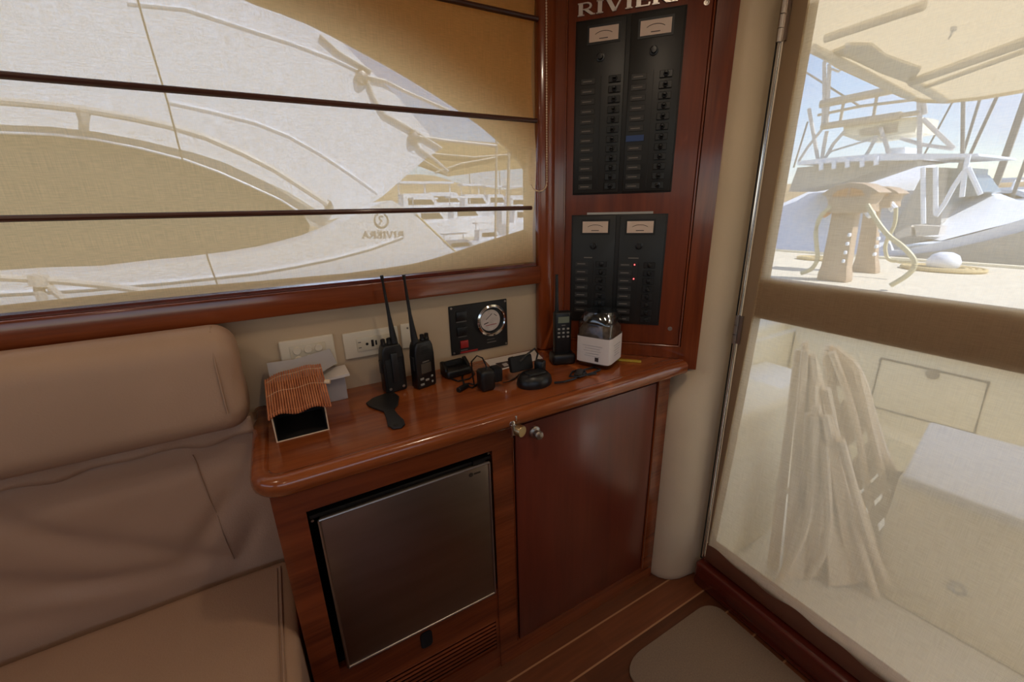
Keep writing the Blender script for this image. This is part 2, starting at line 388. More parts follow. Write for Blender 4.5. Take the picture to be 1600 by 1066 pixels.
for A_, B_ in zip(rings, rings[1:]):
    for k in range(len(A_)): pm.bm.faces.new((A_[k], A_[(k+1) % len(A_)], B_[(k+1) % len(A_)], B_[k]))
pm.bm.faces.new(rings[0]); pm.bm.faces.new(rings[-1]); struct(pm.build('trim_3', 'pillar', smooth=50))
# threshold
th = MB(); th.bb(1.17, 1.243, -.3, .734, FL, .05); th.bevel(.012, 3); struct(th.build('trim_4', 'threshold'))
q = MB(); q.bb(1.2435, 1.262, -2.4, .79, -.15, -.06); q.bevel(.008); struct(q.build('trim_5', 'deck_white'))
# ------------------------------------------------------------------ aft door
dr = thing('door_1', (1.22, .717, .055), '', ''); del dr['label'], dr['category']; dr['kind'] = 'structure'
DX0, DX1 = 1.198, 1.238
fr = MB()
fr.bb(DX0, DX1, -.10, -.055, .135, 1.92)
fr.prism([V3((DX0, .717, .135)), V3((DX0, .703, .135)), V3((DX0, .688, .55)), V3((DX0, .677, .995)), V3((DX0, .668, 1.112)), V3((DX0, .663, 1.86)), V3((DX0, .663, 1.92)), V3((DX0, .717, 1.92))], (DX1-DX0, 0, 0))
fr.bb(DX0, DX1, -.055, .664, 1.86, 1.92); fr.bb(DX0, DX1, -.055, .678, .995, 1.112); fr.bevel(.006)
fr.build('door_frame', 'door_frame', dr)
rl = MB(); rl.bb(DX0, DX1, -.10, .717, .056, .1349); rl.bevel(.005); rl.build('bottom_rail', 'door_rail', dr)
for z0, z1 in ((1.112, 1.86), (.135, .995)):
    MB().bb(1.1995, 1.2035, -.055, .668 if z0 > 1 else .704, z0, z1).build('glass_pane', 'glass', dr)
# sheer cloth hanging on the cabin side of the glass, over the middle rail: wavy bottom hem
def door_cloth(a, b):
    z = .128+(1.88-.128)*b; ye = .7045-.0275*min(1, (z-.13)/.87)-.012*max(0, min(1, (z-1.0)/.8)); y = -.06+(ye+.06)*a
    z += (.007*math.sin(y*21)+.004*math.sin(y*47+1))*(1-b)**14
    return V3((1.1935+.0016*math.sin(y*13+z*3)+.0008*math.sin(y*31), y, z))
dc = MB(); dc.grid(door_cloth, 80, 40); c = dc.build('shade_cloth', 'door_cloth', dr)
q = MB(); q.tube([door_cloth(1, k/30) for k in range(31)], .0022, 6); q.build('cloth_hem', 'door_cloth', dr)
for z in (1.70, .905):
    hg = MB(); 
    for k in range(3): hg.tube([(1.190, .722, z+.03*k), (1.190, .722, z+.03*k+.028)], .0065, 10)
    hg.bb(1.192, 1.1975, .706, .722, z, z+.088)
    hg.build('hinge', 'steel_dull', dr)
MB().tube([(1.1935, .7215, .07), (1.1935, .7215, 1.9)], .0035, 8).build('edge_strip', 'chrome', dr)
# door stop strip / jamb
jm = MB(); jm.bb(1.200, 1.215, .7285, .7345, .05, 1.93); struct(jm.build('door_1_jamb', 'panel_edge'))
# ================================================================== drinks cabinet
CY = .833
cab = thing('cabinet', (.48, .95, FL), 'cherry wood cabinet under the counter with a flat door and a fridge bay', 'cabinet')
bd = MB()
bd.bb(-.09, -.034, CY, CY+.022, FL, .795); bd.bb(.399, .460, CY, CY+.022, FL, .795); bd.bb(1.004, 1.055, CY, CY+.022, FL, .795)
bd.bb(-.034, .399, CY, CY+.022, .729, .795); bd.bb(.460, 1.004, CY, CY+.022, .785, .795); bd.bb(.460, 1.004, CY, CY+.022, FL, .021)
bd.bb(-.09, -.07, CY+.022, 1.19, FL, .795); bd.bb(1.035, 1.055, CY+.022, 1.19, FL, .795); bd.bb(.42, .44, CY+.022, 1.18, FL, .79)
bd.build('body', 'wood_x', cab, smooth=0)
bk = MB(); bk.bb(-.07, 1.035, 1.17, 1.19, FL, .79); bk.bb(-.07, 1.035, CY+.03, 1.17, FL, FL+.02); bk.bb(-.07, .42, CY+.03, 1.17, .245, .262); bk.build('carcass_lining', 'black_matte', cab, smooth=0)
# lower panel of the fridge bay, with the louvres cut through it
lp = MB(); lx0, lx1, lz0, lz1 = .05, .389, .030, .150
lp.bb(-.034, .399, CY+.004, CY+.022, lz1, .262); lp.bb(-.034, .399, CY+.004, CY+.022, FL, lz0); lp.bb(-.034, lx0, CY+.004, CY+.022, lz0, lz1); lp.bb(lx1, .399, CY+.004, CY+.022, lz0, lz1)
gp = lp.build('vent_panel', 'wood_x', cab, smooth=0)
lv = MB()
for k in range(8):
    z = lz0+.0075+k*.015; lv.box(((lx0+lx1)/2, CY+.012, z), (lx1-lx0, .014, .006), Matrix.Rotation(math.radians(-28), 3, 'X'))
lv.build('louvre', 'wood_x', gp, smooth=0)
hp = []; 
for k in range(20):
    a = 2*PI*k/20; hp.append(V3((.180+.016*max(-1, min(1, 1.25*math.cos(a))), CY+.001, .216+.027*max(-1, min(1, 1.15*math.sin(a))))))
MB().prism(hp, (0, .004, 0)).build('finger_pull', 'black_matte', cab)
# flat door with proud edge beading
dd = MB(); dd.bb(.467, .988, CY-.004, CY+.016, .027, .778); dd.bevel(.002); do = dd.build('door', 'wood_door', cab)
kb = MB(); kc = PY(840, 678.6, CY-.02); kb.lathe((kc.x, CY-.004, kc.z), [(.001, -.001), (.0165, 0), (.0165, .004), (.013, .008), (.009, .009), (.0085, .016), (.0115, .019), (.0125, .024), (.010, .029), (.001, .031)], (0, -1, 0), 24)
kb.build('knob', 'steel_dull', do)
bdg = MB(); bdg.tube([(.9965, CY-.002, .022), (.9965, CY-.002, .783)], .0045, 8); bdg.tube([(.4603, CY-.001, .022), (.4603, CY-.001, .783)], .0016, 8); bdg.tube([(.463, CY-.001, .7855), (.9965, CY-.001, .7855)], .0014, 8)
bdg.build('beading', 'wood_z', cab)
# latch with round thumb knob at the top of the centre stile
la = PY(800, 666, CY-.02)
lt = MB(); lt.box((la.x-.014, CY-.004, la.z-.004), (.052, .008, .016)); lt.tube([(la.x-.004, CY-.006, la.z+.010), (la.x-.004, CY-.030, la.z+.012)], .008, 12); lt.box((la.x-.002, CY-.022, la.z-.006), (.012, .022, .03)); lt.tube([(la.x, CY-.016, la.z-.012), (la.x, CY-.016, la.z-.034)], .003, 8); lt.tube([(la.x+.008, CY-.026, la.z+.016), (la.x+.008, CY-.026, la.z+.030)], .0035, 8)
lt.bevel(.0015); lo = lt.build('latch', 'chrome', cab)
lk = MB(); lk.lathe((la.x+.010, CY-.024, la.z-.010), [(.001, 0), (.012, 0), (.0155, .004), (.0155, .018), (.014, .021), (.001, .0215)], (.35, -1, 0), 24); lk.build('thumb_knob', 'brass', lo)
# fridge
fg = thing('fridge', (.18, .95, .262), 'small built-in fridge with a brushed steel door beside the cabinet door', 'fridge')
MB().bb(-.012, .375, CY+.03, 1.16, .2625, .715).build('casing', 'black', fg)
fd = MB(); fd.bb(-.012, .385, CY-.006, CY+.026, .268, .702); fd.bevel(.003); fdo = fd.build('door', 'fridge_steel', fg)
tm = MB()
for a, b in (((-.014, .702), (.387, .702)), ((-.014, .266), (-.014, .702)), ((.387, .266), (.387, .702)), ((-.014, .266), (.387, .266))):
    tm.tube([(a[0], CY-.005, a[1]), (b[0], CY-.005, b[1])], .0032, 8)
tm.build('door_trim', 'steel_dull', fdo)
bg = MB(); bg.lathe((.335, CY-.0062, .684), [(.006, 0), (.006, .0008)], (0, -1, 0), 20)
bg.box((.352, CY-.0066, .684), (.018, .001, .004)); bg.build('badge', 'boat_glass', fdo)
hn = MB(); hn.bb(-.030, .397, CY+.006, CY+.03, .7035, .712); hn.bb(.345, .375, CY-.001, CY+.02, .704, .716); hn.build('top_hinge_strip', 'black', fg)
for x, z in ((-.027, .706), (.392, .757), (-.020, .745)): pass
for p in ((-.026, .700), (.390, .722)):
    sc = MB(); sc.lathe((p[0], CY+.005, p[1]), [(.003, 0), (.003, .002)], (0, -1, 0), 10); sc.build('screw', 'steel_dull', fg)
# ================================================================== counter
ct = thing('countertop', (.4, 1.0, .795), 'glossy cherry wood countertop with rounded edge, laid with radios and chargers', 'countertop')
outl = [(-.098, 1.199), (-.098, .87)]
for k in range(1, 8):
    a = PI+PI/2*k/7; outl.append((-.098+.045+.045*math.cos(a), .87-.0+.045*math.sin(a)))
outl += [(1.098, .825)]
path = list(outl)
top = [V3((x, y, .797)) for x, y in outl]+[V3((1.118, .838, .797)), V3((.822, 1.163, .797)), V3((.767, 1.199, .797))]
MB().prism(top, (0, 0, .033)).build('top', 'wood_counter', ct, smooth=0)
ed = MB(); n = 14; rings = []
for i, (x, y) in enumerate(path):
    a = V3(path[max(0, i-1)]+(0,)); b = V3(path[min(len(path)-1, i+1)]+(0,)); t = (b-a).normalized(); u = V3((t.y, -t.x, 0))
    rings.append([ed.bm.verts.new(V3((x, y, .8125))+u*(math.copysign(abs(math.cos(2*PI*k/n))**.75, math.cos(2*PI*k/n))*.021)+V3((0, 0, math.copysign(abs(math.sin(2*PI*k/n))**.75, math.sin(2*PI*k/n))*.0215))) for k in range(n)])
for a, b in zip(rings, rings[1:]):
    for k in range(n): ed.bm.faces.new((a[k], a[(k+1) % n], b[(k+1) % n], b[k]))
ed.bm.faces.new(rings[0]); ed.bm.faces.new(rings[-1])
ed.build('edge_moulding', 'wood_counter', ct, smooth=50)
CT = .830
# ================================================================== sofa
sofa = thing('sofa', (-.9, .8, FL), 'beige leather sofa against the side wall, left of the counter', 'sofa')
def wr(x, z):
    """soft creases of the loose cover"""
    d = 0
    for (x0, z0, ang, ln, wd, am) in ((-.62, .60, -.5, .22, .03, .010), (-.50, .66, -.9, .16, .022, .008), (-.36, .56, -.7, .17, .025, .009), (-.24, .60, .9, .10, .02, .009), (-.80, .55, -.3, .3, .03, .008), (-.19, .50, 1.1, .07, .018, .010), (-.45, .52, -.2, .25, .022, .007), (-.30, .76, .05, .2, .02, .004), (-.7, .74, .1, .3, .02, .004)):
        c, s_ = math.cos(ang), math.sin(ang); u = (x-x0)*c+(z-z0)*s_; v = -(x-x0)*s_+(z-z0)*c
        d += 1.35*am*math.exp(-(u/ln)**2-(v/wd)**2)
    return d
def body(prof, x0, x1, rad, nx=60, disp=None, axis_c=None):
    """cushion: closed (y,z) profile swept along x, rounded over at both ends"""
    mb = MB(); cy = sum(p[0] for p in prof)/len(prof); cz = sum(p[1] for p in prof)/len(prof); sts = []
    for k in range(9): a = PI/2*k/8; sts.append((x0+rad*(1-math.cos(a)), math.sin(a)))
    for k in range(1, nx): sts.append((x0+rad+(x1-x0-2*rad)*k/nx, 1))
    for k in range(8, -1, -1): a = PI/2*k/8; sts.append((x1-rad*(1-math.cos(a)), math.sin(a)))
    rings = []
    for x, s_ in sts:
        R_ = []
        for (y, z) in prof:
            dy, dz = y-cy, z-cz; L_ = math.hypot(dy, dz); k = max(0, L_-rad*(1-s_))/L_; p = V3((x, cy+dy*k, cz+dz*k))
            if disp: p = disp(p)
            R_.append(mb.bm.verts.new(p))
        rings.append(R_)
    n = len(prof)
    for a, b in zip(rings, rings[1:]):
        for k in range(n): mb.bm.faces.new((a[k], a[(k+1) % n], b[(k+1) % n], b[k]))
    mb.bm.faces.new(rings[0]); mb.bm.faces.new(rings[-1]); return mb
def rrect(y0, y1, z0, z1, r, n=6, sub=8):
    P = []; C_ = [(y1-r, z1-r, 0), (y0+r, z1-r, PI/2), (y0+r, z0+r, PI), (y1-r, z0+r, 1.5*PI)]
    for i, (cy, cz, a0) in enumerate(C_):
        for k in range(n+1): a = a0+PI/2*k/n; P.append((cy+r*math.cos(a), cz+r*math.sin(a)))
        nx_ = C_[(i+1) % 4]; a1 = a0+PI/2; e = (nx_[0]+r*math.cos(nx_[2]), nx_[1]+r*math.sin(nx_[2])); s_ = P[-1]
        for k in range(1, sub): P.append((s_[0]+(e[0]-s_[0])*k/sub, s_[1]+(e[1]-s_[1])*k/sub))
    return P
def dseat(p):
    q = p.copy(); n_ = noise.noise(V3((p.x*5, p.y*5, 3)))*.004
    q.z += n_ + (.006*math.sin(min(1, max(0, (p.y-.3)/.8))*PI) if p.z > .35 else 0); return q
seat = body(rrect(.46, 1.100, .21, .425, .030), -2.2, -.098, .03, 70, dseat).build('seat_cushion', 'leather', sofa, smooth=70)
def dback(p):
    q = p.copy()
    if p.y < 1.15: q.y += wr(p.x, p.z)+noise.noise(V3((p.x*6, 1, p.z*6)))*.004 + .010*(1-min(1, max(0, (p.z-.43)/.35)))
    return q
back = body(rrect(1.098, 1.19, .30, .835, .025, sub=30), -2.2, -.096, .02, 150, dback).build('backrest', 'leather', sofa, smooth=70)
def dbol(p):
    q = p.copy(); q.y += noise.noise(V3((p.x*4, 5, p.z*4)))*.004; return q
bp = []
for (y, z) in rrect(1.035, 1.155, .845, 1.085, .052, n=8, sub=12):
    k = (z-.845)/.24; bp.append((y+.015*(k**2), z))
bol = body(bp, -2.2, -.112, .045, 60, dbol).build('bolster', 'leather', sofa, smooth=70)
fl = MB()
def flap(a, b):
    x = -2.1+1.985*a; z = .862-(.045+.006*math.sin(x*23)+.004*math.sin(x*51))*b
    return V3((x, 1.088-.004*math.sin(x*31)*b+.002*math.sin(x*70), z))
fl.grid(flap, 160, 4); fo = fl.build('cover_flap', 'leather', sofa)
md = fo.modifiers.new('thickness', 'SOLIDIFY'); md.thickness = .003
sm = MB()
sm.tube([(-.150, 1.035+.015*((z-.845)/.24)**2-.0022 if z < 1.04 else 1.035+.012+(z-1.04)*.9, z) for z in (.90, .94, .98, 1.02, 1.04)], .0022, 6)
sm.tube([(-.150, 1.045+.012, 1.060), (-.150, 1.065+.012, 1.077), (-.150, 1.09+.012, 1.0855)], .0022, 6)
sm.build('seam', 'stitch', bol)
s3 = MB(); s3.tube([(-.128, y, .4285+.006*math.sin(min(1, max(0, (y-.3)/.8))*PI)) for y in (.5, .6, .7, .8, .9, 1.0, 1.06)], .0028, 6); s3.tube([(-.136, y, .4272+.006*math.sin(min(1, max(0, (y-.3)/.8))*PI)) for y in (.5, .6, .7, .8, .9, 1.0, 1.06)], .0016, 6); s3.build('seam', 'stitch', seat)
s4 = MB(); s4.tube([(-.245+.05*(.8-z), 1.0965+wr(-.245+.05*(.8-z), z)+.010*(1-min(1, max(0, (z-.43)/.35))), z) for z in [.46+.03*k for k in range(12)]], .0016, 6); s4.build('seam', 'stitch', back)
b_ = MB(); b_.bb(-2.2, -.10, .48, 1.19, FL, .21); b_.build('base', 'wood_x', sofa, smooth=0)
# ================================================================== roman shade
sh = thing('roman_shade', (-.2, 1.185, 1.15), 'sheer roman shade with dark wooden battens across the side window', 'window shade')
SY = 1.180
def shade(a, b):
    x = -2.3+(2.3+.757)*a
    z = 1.146+(2.05-1.146)*b
    if a > .99: x += .006*math.sin(z*14)
    return V3((x, SY+.004+.003*math.sin(z*12)*1, z))
sc_ = MB(); sc_.grid(shade, 60, 60); sc_.build('cloth', 'shade_cloth', sh)
for pa, pb in (((0, 342), (830, 325)), ((0, 117), (838, 189)), ((680, -5), (840, 30))):
    a = PY(pa[0], pa[1], SY-.008); b = PY(pb[0], pb[1], SY-.008); d = (b-a); a = b-d*((b.x+2.25)/d.x)
    bt = MB(); bt.tube([a, b], .0075, 10, sz=.9); bt.build('batten', 'batten', sh)
# bead chain: two runs and a loop, many small beads
cz0 = 1.39; pts = []; sp = .0072; z = 2.03
while z > cz0: pts.append((.7865-.004*(z-cz0)/.6, 1.156, z)); z -= sp
for k in range(1, 16): a = -PI*k/16; pts.append((.764+.0225*math.cos(a), 1.156+.018*k/16, cz0+.022*math.sin(a)))
z = cz0
while z < 2.03: pts.append((.7415, 1.1895, z)); z += sp
cb = MB(); cb.tube(pts, .0008, 5)
for p in pts: bmesh.ops.create_icosphere(cb.bm, subdivisions=1, radius=.0029, matrix=Matrix.Translation(p))
cho = cb.build('bead_chain', 'bead', sh)
# ================================================================== electrical cabinet
ec = thing('electrical_cabinet', (.98, 1.0, .80), 'tall cherry wood corner cabinet holding two black switch panels above the counter', 'cabinet')
DM = frame(DU, -DN, (0, 0, 1))      # local x along the front, local y out of the front towards the room, z up
def dbox(mb, u0, u1, v0, v1, o0, o1):
    return mb.prism([DP(u0, v0, o0), DP(u1, v0, o0), DP(u1, v0, o1), DP(u0, v0, o1)], (0, 0, v1-v0))
eb = MB(); 
dbox(eb, -.478, -.445, .831, CE-.002, -.03, 0); dbox(eb, -.052, .002, .797, CE-.002, -.03, 0); dbox(eb, -.445, -.052, .831, .872, -.03, 0)
eb.build('frame', 'wood_z', ec, smooth=0)
ep = MB(); ep.prism([V3((.7665, 1.199, .831)), V3((.7665, 1.172, .831)), V3((.79, 1.160, .831)), V3((.8205, 1.161, .831)), V3((.85, 1.19, .831))], (0, 0, CE-.833)); ep.bevel(.008, 3, 30); ep.build('side_post', 'wood_z', ec)
es = MB(); a = DP(.002, 0, 0); es.prism([V3((a.x, a.y, .797)), V3((a.x+.02, a.y+.022, .797)), V3((1.2, .90, .797)), V3((1.2, 1.19, .797)), V3((1.12, 1.19, .797)), V3((a.x-.02, a.y+.045, .797))], (0, 0, CE-.80)); es.build('side_panel', 'wood_z', ec, smooth=0)
pn = MB(); dbox(pn, -.441, -.062, .878, CE-.01, -.02, .004); pn.bevel(.0025); pno = pn.build('door', 'wood_panel', ec)
gr = MB()
gr.tube([DP(-.0575, .872, .001), DP(-.0575, CE-.01, .001)], .003, 8); gr.tube([DP(-.4445, .872, .001), DP(-.4445, CE-.01, .001)], .003, 8); gr.tube([DP(-.4445, .8735, .001), DP(-.0575, .8735, .001)], .003, 8)
gr.build('beading', 'wood_z', ec)
for u, v in ((-.090, .933), (-.078, 1.816)):
    s_ = MB(); s_.lathe(DP(u, v, .004), [(.007, 0), (.007, .002), (.004, .0022), (.003, .001), (.001, .001)], -DN, 16); s_.build('screw_cap', 'steel_dull', pno)
lm = MB(); lettering(lm, 'RIVIERA', DP(-.415, 1.829, .004), DU, (0, 0, 1), .030, .005, wide=1.86); lm.build('lettering', 'letter_metal', pno, smooth=0)
# switch panels
def switch_panel(u0, u1, v0, v1, udiv, label, meters, lab, brk, nl, nr, knobs, vl, vr):
    c_ = DP((u0+u1)/2, v0, .004)
    t = thing('switch_panel', c_, label, 'switch panel', 'black circuit switch panels')
    for a, b in ((u0, udiv-.002), (udiv+.002, u1)):
        f = MB(); dbox(f, a+.004, b-.004, v0+.004, v1-.004, .0045, .012); f.bevel(.0025); f.build('face_plate', 'panel_black', t)
    f = MB(); dbox(f, u0, u1, v0, v1, .0042, .0075); f.bevel(.002); f.build('backing_frame', 'panel_edge', t)
    for (a, b, c, d) in meters:
        m_ = MB(); dbox(m_, a-.006, b+.006, c-.006, d+.006, .0121, .0135); mo = m_.build('meter', 'panel_edge', t)
        m2 = MB(); dbox(m2, a, b, c, d, .0136, .0142); m2.build('dial', 'meter', mo)
        m3 = MB()
        for k in range(8):
            q0 = PI*(.2+.6*k/8); q1 = PI*(.2+.6*(k+1)/8); uc = (a+b)/2; w_ = (b-a)*.36
            m3.tube([DP(uc-w_*math.cos(q0), c+(d-c)*(.25+.45*math.sin(q0)), .0144), DP(uc-w_*math.cos(q1), c+(d-c)*(.25+.45*math.sin(q1)), .0144)], .0007, 5)
        dbox(m3, (a+b)/2-.012, (a+b)/2+.012, c+.006, c+.008, .0143, .0146)
        m3.build('scale', 'ink', mo)
    for u, v in knobs:
        k_ = MB(); k_.lathe(DP(u, v, .012), [(.001, 0), (.012, 0), (.012, .003), (.008, .004), (.007, .012), (.001, .0125)], -DN, 16); dbox(k_, u-.0015, u+.0015, v-.008, v+.008, .012, .027); k_.build('selector_knob', 'black', t)
    first = None
    for (uu, n_, (va, vb), w_) in ((lab[0], nl, vl, .042), (lab[1], nr, vr, .044)):
        for k in range(n_):
            v = va+(vb-va)*k/max(1, n_-1)
            if first is None:
                q = MB(); dbox(q, uu, uu+w_, v-.0075, v+.0075, .0121, .0138); q.bevel(.0006, 1); qo = q.build('label_plate', 'label', t)
                q2 = MB(); dbox(q2, uu+.006, uu+w_-.010, v-.0012, v+.0014, .0139, .0141); q2.build('legend', 'labeltext', qo)
                first = (uu, v, qo)
            else: clone(first[2], DU*(uu-first[0])+V3((0, 0, v-first[1])))
    fb = None
    for (uu, n_, (va, vb)) in ((brk[0], nl, vl), (brk[1], nr, vr)):
        for k in range(n_):
            v = va+(vb-va)*k/max(1, n_-1)
            if fb is None:
                q = MB(); dbox(q, uu-.017, uu+.017, v-.009, v+.009, .0121, .016); q.lathe(DP(uu, v, .016), [(.0075, 0), (.0075, .002), (.006, .003)], -DN, 12); q.bevel(.001, 1)
                qo = q.build('breaker_switch', 'black', t)
                q2 = MB(); q2.prism([DP(uu-.005, v-.003, .017), DP(uu+.005, v-.003, .017), DP(uu+.004, v-.001, .031), DP(uu-.004, v-.001, .031)], (0, 0, .006)); q2.bevel(.001, 1); q2.build('toggle', 'black', qo)
                fb = (uu, v, qo)
            else: clone(fb[2], DU*(uu-fb[0])+V3((0, 0, v-fb[1])))
    for uu in (lab[0]+.058, lab[1]+.060):
        rb = MB(); dbox(rb, uu-.001, uu+.001, v0+.02, vl[0]+.012, .0121, .0135); rb.build('rib', 'panel_edge', t)
    return t
up = switch_panel(-.418, -.124, 1.354, 1.818, -.271, 'tall upper black switch panel with two meters, under the chrome lettering',
    [(-.378, -.298, 1.760, 1.795), (-.240, -.160, 1.758, 1.793)], (-.399, -.257), (-.302, -.164), 12, 12, [(-.345, 1.722), (-.201, 1.721)], (1.664, 1.377), (1.662, 1.374))
lw = switch_panel(-.419, -.126, .942, 1.293, -.272, 'shorter lower black switch panel with two red lights, above the plastic jar',
    [(-.382, -.302, 1.238, 1.273), (-.244, -.166, 1.237, 1.272)], (-.402, -.262), (-.318, -.169), 7, 8, [(-.345, 1.198), (-.205, 1.198)], (1.139, .984), (1.138, .960))
for q in (MB(),):
    dbox(q, -.262, -.212, 1.497, 1.513, .0140, .0150); q.build('blue_label', 'blue_label', up)
for v in (1.139, 1.094):
    q = MB(); q.lathe(DP(-.214, v, .0138), [(.0022, 0), (.0022, .002), (.001, .003)], -DN, 10); q.build('red_light', 'red_led', lw)
q = MB(); dbox(q, -.37, -.17, 1.2935, 1.300, .0042, .006); q.build('tape_strip', 'steel_dull', lw)
for a, b in ((-.385, -.36), (-.245, -.215)):
    q = MB(); dbox(q, a+.01, b+.012, 1.158, 1.161, .0121, .0124); q.build('heading', 'labeltext', lw)
# ================================================================== things on the wall
YW = WY
def wbox(mb, x0, x1, z0, z1, d0, d1): return mb.bb(x0, x1, YW-d1, YW-d0, z0, z1)
sw = thing('light_switch_plate', (.036, YW, .912), 'cream light switch plate with six round buttons behind the bamboo box', 'light switch')
q = MB(); wbox(q, -.031, .103, .911, 1.002, 0, .010); q.bevel(.004, 3); q.build('plate', 'plastic_white', sw)
q = MB(); wbox(q, -.008, .080, .928, .985, .010, .0125); q.bevel(.003, 2); q.build('insert', 'plastic_btn', sw)
for r_ in (.972, .946):
    for k in range(3):
        q = MB(); q.lathe((.009+k*.0265, YW-.0125, r_), [(.0105, 0), (.0105, .003), (.009, .0045), (.001, .004)], (0, -1, 0), 20); q.build('button', 'plastic_white', sw)
ou = thing('outlet_plate', (.22, YW, .92), 'wide cream power outlet plate behind the radio seen from its back', 'power outlet')
q = MB(); wbox(q, .126, .280, .920, .997, 0, .008); q.bevel(.003, 3); q.build('plate', 'plastic_white', ou)
q = MB(); wbox(q, .160, .262, .938, .978, .008, .0115); q.bevel(.002, 2); q.build('receptacle', 'plastic_btn', ou)
for x in (.168, .252):
    for z in (.950, .966): q = MB(); wbox(q, x-.004, x+.004, z-.001, z+.001, .0116, .0119); q.build('slot', 'black', ou)
q = MB(); wbox(q, .200, .207, .948, .968, .0116, .0120); q.build('slot', 'black', ou)
q = MB(); wbox(q, .211, .216, .951, .965, .0116, .0120); q.build('slot', 'black', ou)
q = MB(); q.lathe((.188, YW-.0116, .958), [(.004, 0), (.004, .0004)], (0, -1, 0), 10); q.build('pin_hole', 'black', ou)
bl = thing('blank_plate', (.31, YW, .92), 'narrow blank cream wall plate behind the front-facing radio', 'wall plate')
q = MB(); wbox(q, .289, .330, .922, .999, 0, .008); q.bevel(.003, 3); q.build('plate', 'plastic_white', bl)
q = MB(); q.lathe((.309, YW-.008, .985), [(.003, 0), (.003, .001)], (0, -1, 0), 10); q.build('screw', 'steel_dull', bl)
gd = thing('gauge_panel', (.55, YW, .868), 'black control panel with round chrome gauge and red switch on the wall', 'gauge panel')
q = MB(); wbox(q, .444, .652, .868, 1.031, 0, .006); q.bevel(.002, 1); q.build('plate', 'panel_black', gd)
gx, gz = .588, .968
q = MB(); q.lathe((gx, YW-.006, gz), [(.052, 0), (.054, .006), (.053, .012), (.047, .015), (.044, .012), (.043, .006), (.0425, .004)], (0, -1, 0), 40); go = q.build('gauge', 'chrome', gd)
q = MB(); q.lathe((gx, YW-.0105, gz), [(.0425, 0), (.0425, .0006), (.001, .0007)], (0, -1, 0), 32); q.build('dial_ring', 'panel_edge', go)
q = MB(); q.lathe((gx-.004, YW-.0118, gz), [(.036, 0), (.036, .0006), (.001, .0007)], (0, -1, 0), 32); q.build('dial', 'gauge_face', go)
q = MB(); q.tube([(gx-.020, YW-.0132, gz+.004), (gx+.002, YW-.0132, gz+.022)], .001, 5); q.tube([(gx-.028, YW-.0132, gz-.010), (gx-.012, YW-.0132, gz-.006)], .0015, 5)
q.tube([(gx+.01, YW-.0132, gz+.02), (gx+.02, YW-.0132, gz+.012)], .001, 5); q.build('needle', 'ink', go)
q = MB(); q.tube([(gx-.022, YW-.0132, gz-.016), (gx+.018, YW-.0132, gz-.014)], .001, 5); q.build('red_scale', 'red', go)
for z, m_ in ((.995, 'black'), (.945, 'black')):
    q = MB(); wbox(q, .466, .502, z-.014, z+.016, .006, .012); q.bevel(.002, 2); q.build('rocker_switch', m_, gd)
q = MB(); wbox(q, .474, .502, .889, .914, .006, .013); q.bevel(.002, 2); q.build('red_switch', 'red', gd)
q = MB(); wbox(q, .466, .502, .9755, .979, .006, .0066); wbox(q, .470, .500, .9255, .929, .006, .0066); wbox(q, .476, .500, .879, .882, .006, .0066); wbox(q, .572, .606, .889, .892, .006, .0066); wbox(q, .572, .60, .900, .902, .006, .0066); q.build('legend', 'labeltext', gd)
q = MB(); wbox(q, .474, .536, .8705, .8765, .006, .0068); q.build('red_label', 'red', gd)
for x, z in ((.452, 1.024), (.644, 1.024), (.452, .876), (.644, .876)):
    q = MB(); q.lathe((x, YW-.006, z), [(.0035, 0), (.0035, .0015), (.002, .0018)], (0, -1, 0), 10); q.build('screw', 'steel_dull', gd)
# ================================================================== things on the counter
def rot(o, rz=0, rx=0, ry=0): o.rotation_euler = (rx, ry, rz)
def part(mb, name, m, t, **k): return mb.build(name, m, t, **k)
# bamboo covered box
bx = thing('bamboo_box', (-.012, 1.03, CT), 'black open box under a slatted bamboo mat, at the left end of the counter', 'box')
q = MB(); w, d, h = .108, .125, .062; X0, Y0 = -.066, .975
q.bb(X0, X0+w, Y0, Y0+d, CT, CT+.003); q.bb(X0, X0+.003, Y0, Y0+d, CT, CT+h); q.bb(X0+w-.003, X0+w, Y0, Y0+d, CT, CT+h); q.bb(X0, X0+w, Y0+d-.003, Y0+d, CT, CT+h+.035)
q.build('shell', 'black_matte', bx, smooth=0)
def zt(x, y):
    u_ = (x-X0)/w; f_ = max(0, (y-Y0)/d)
    return CT+h+.003+.040*min(f_, 1)**.8+.008*math.sin(max(0, min(1, u_))*PI)*(.6+.4*f_)+.004*math.sin(u_*9)*(1-.5*f_)+.012*f_*u_
q = MB()
for k in range(25):      # bamboo strips of the mat, each running front to back
    x = X0-.005+k*.0052; yy = [Y0-.012+.004*math.sin(k*.5), Y0+.03, Y0+.06, Y0+.09, Y0+d, Y0+d+.012]
    q.tube([(x+.006*(y-Y0)/d*0, y, zt(x, y)) for y in yy], .0022, 6)
q.build('bamboo_mat', 'bamboo', bx)
q = MB()
for f_ in (.02, .5, .93):
    y = Y0+d*f_; q.tube([(X0-.005+k*.0070, y, zt(X0-.005+k*.0070, y)+.0016) for k in range(19)], .0008, 5)
q.tube([(X0+w+.012, Y0+.062, zt(X0+w, Y0+.06)+.003), (X0+w+.024, Y0+.058, zt(X0+w, Y0+.06)+.002)], .0055, 10)
q.build('binding', 'bead', bx)
q = MB()
for a, b in (((X0, CT+.001), (X0+w, CT+.001)), ((X0, CT), (X0, CT+h)), ((X0+w, CT), (X0+w, CT+h))): q.tube([(a[0], Y0-.001, a[1]), (b[0], Y0-.001, b[1])], .0016, 5)
q.build('lining_edge', 'bead', bx)
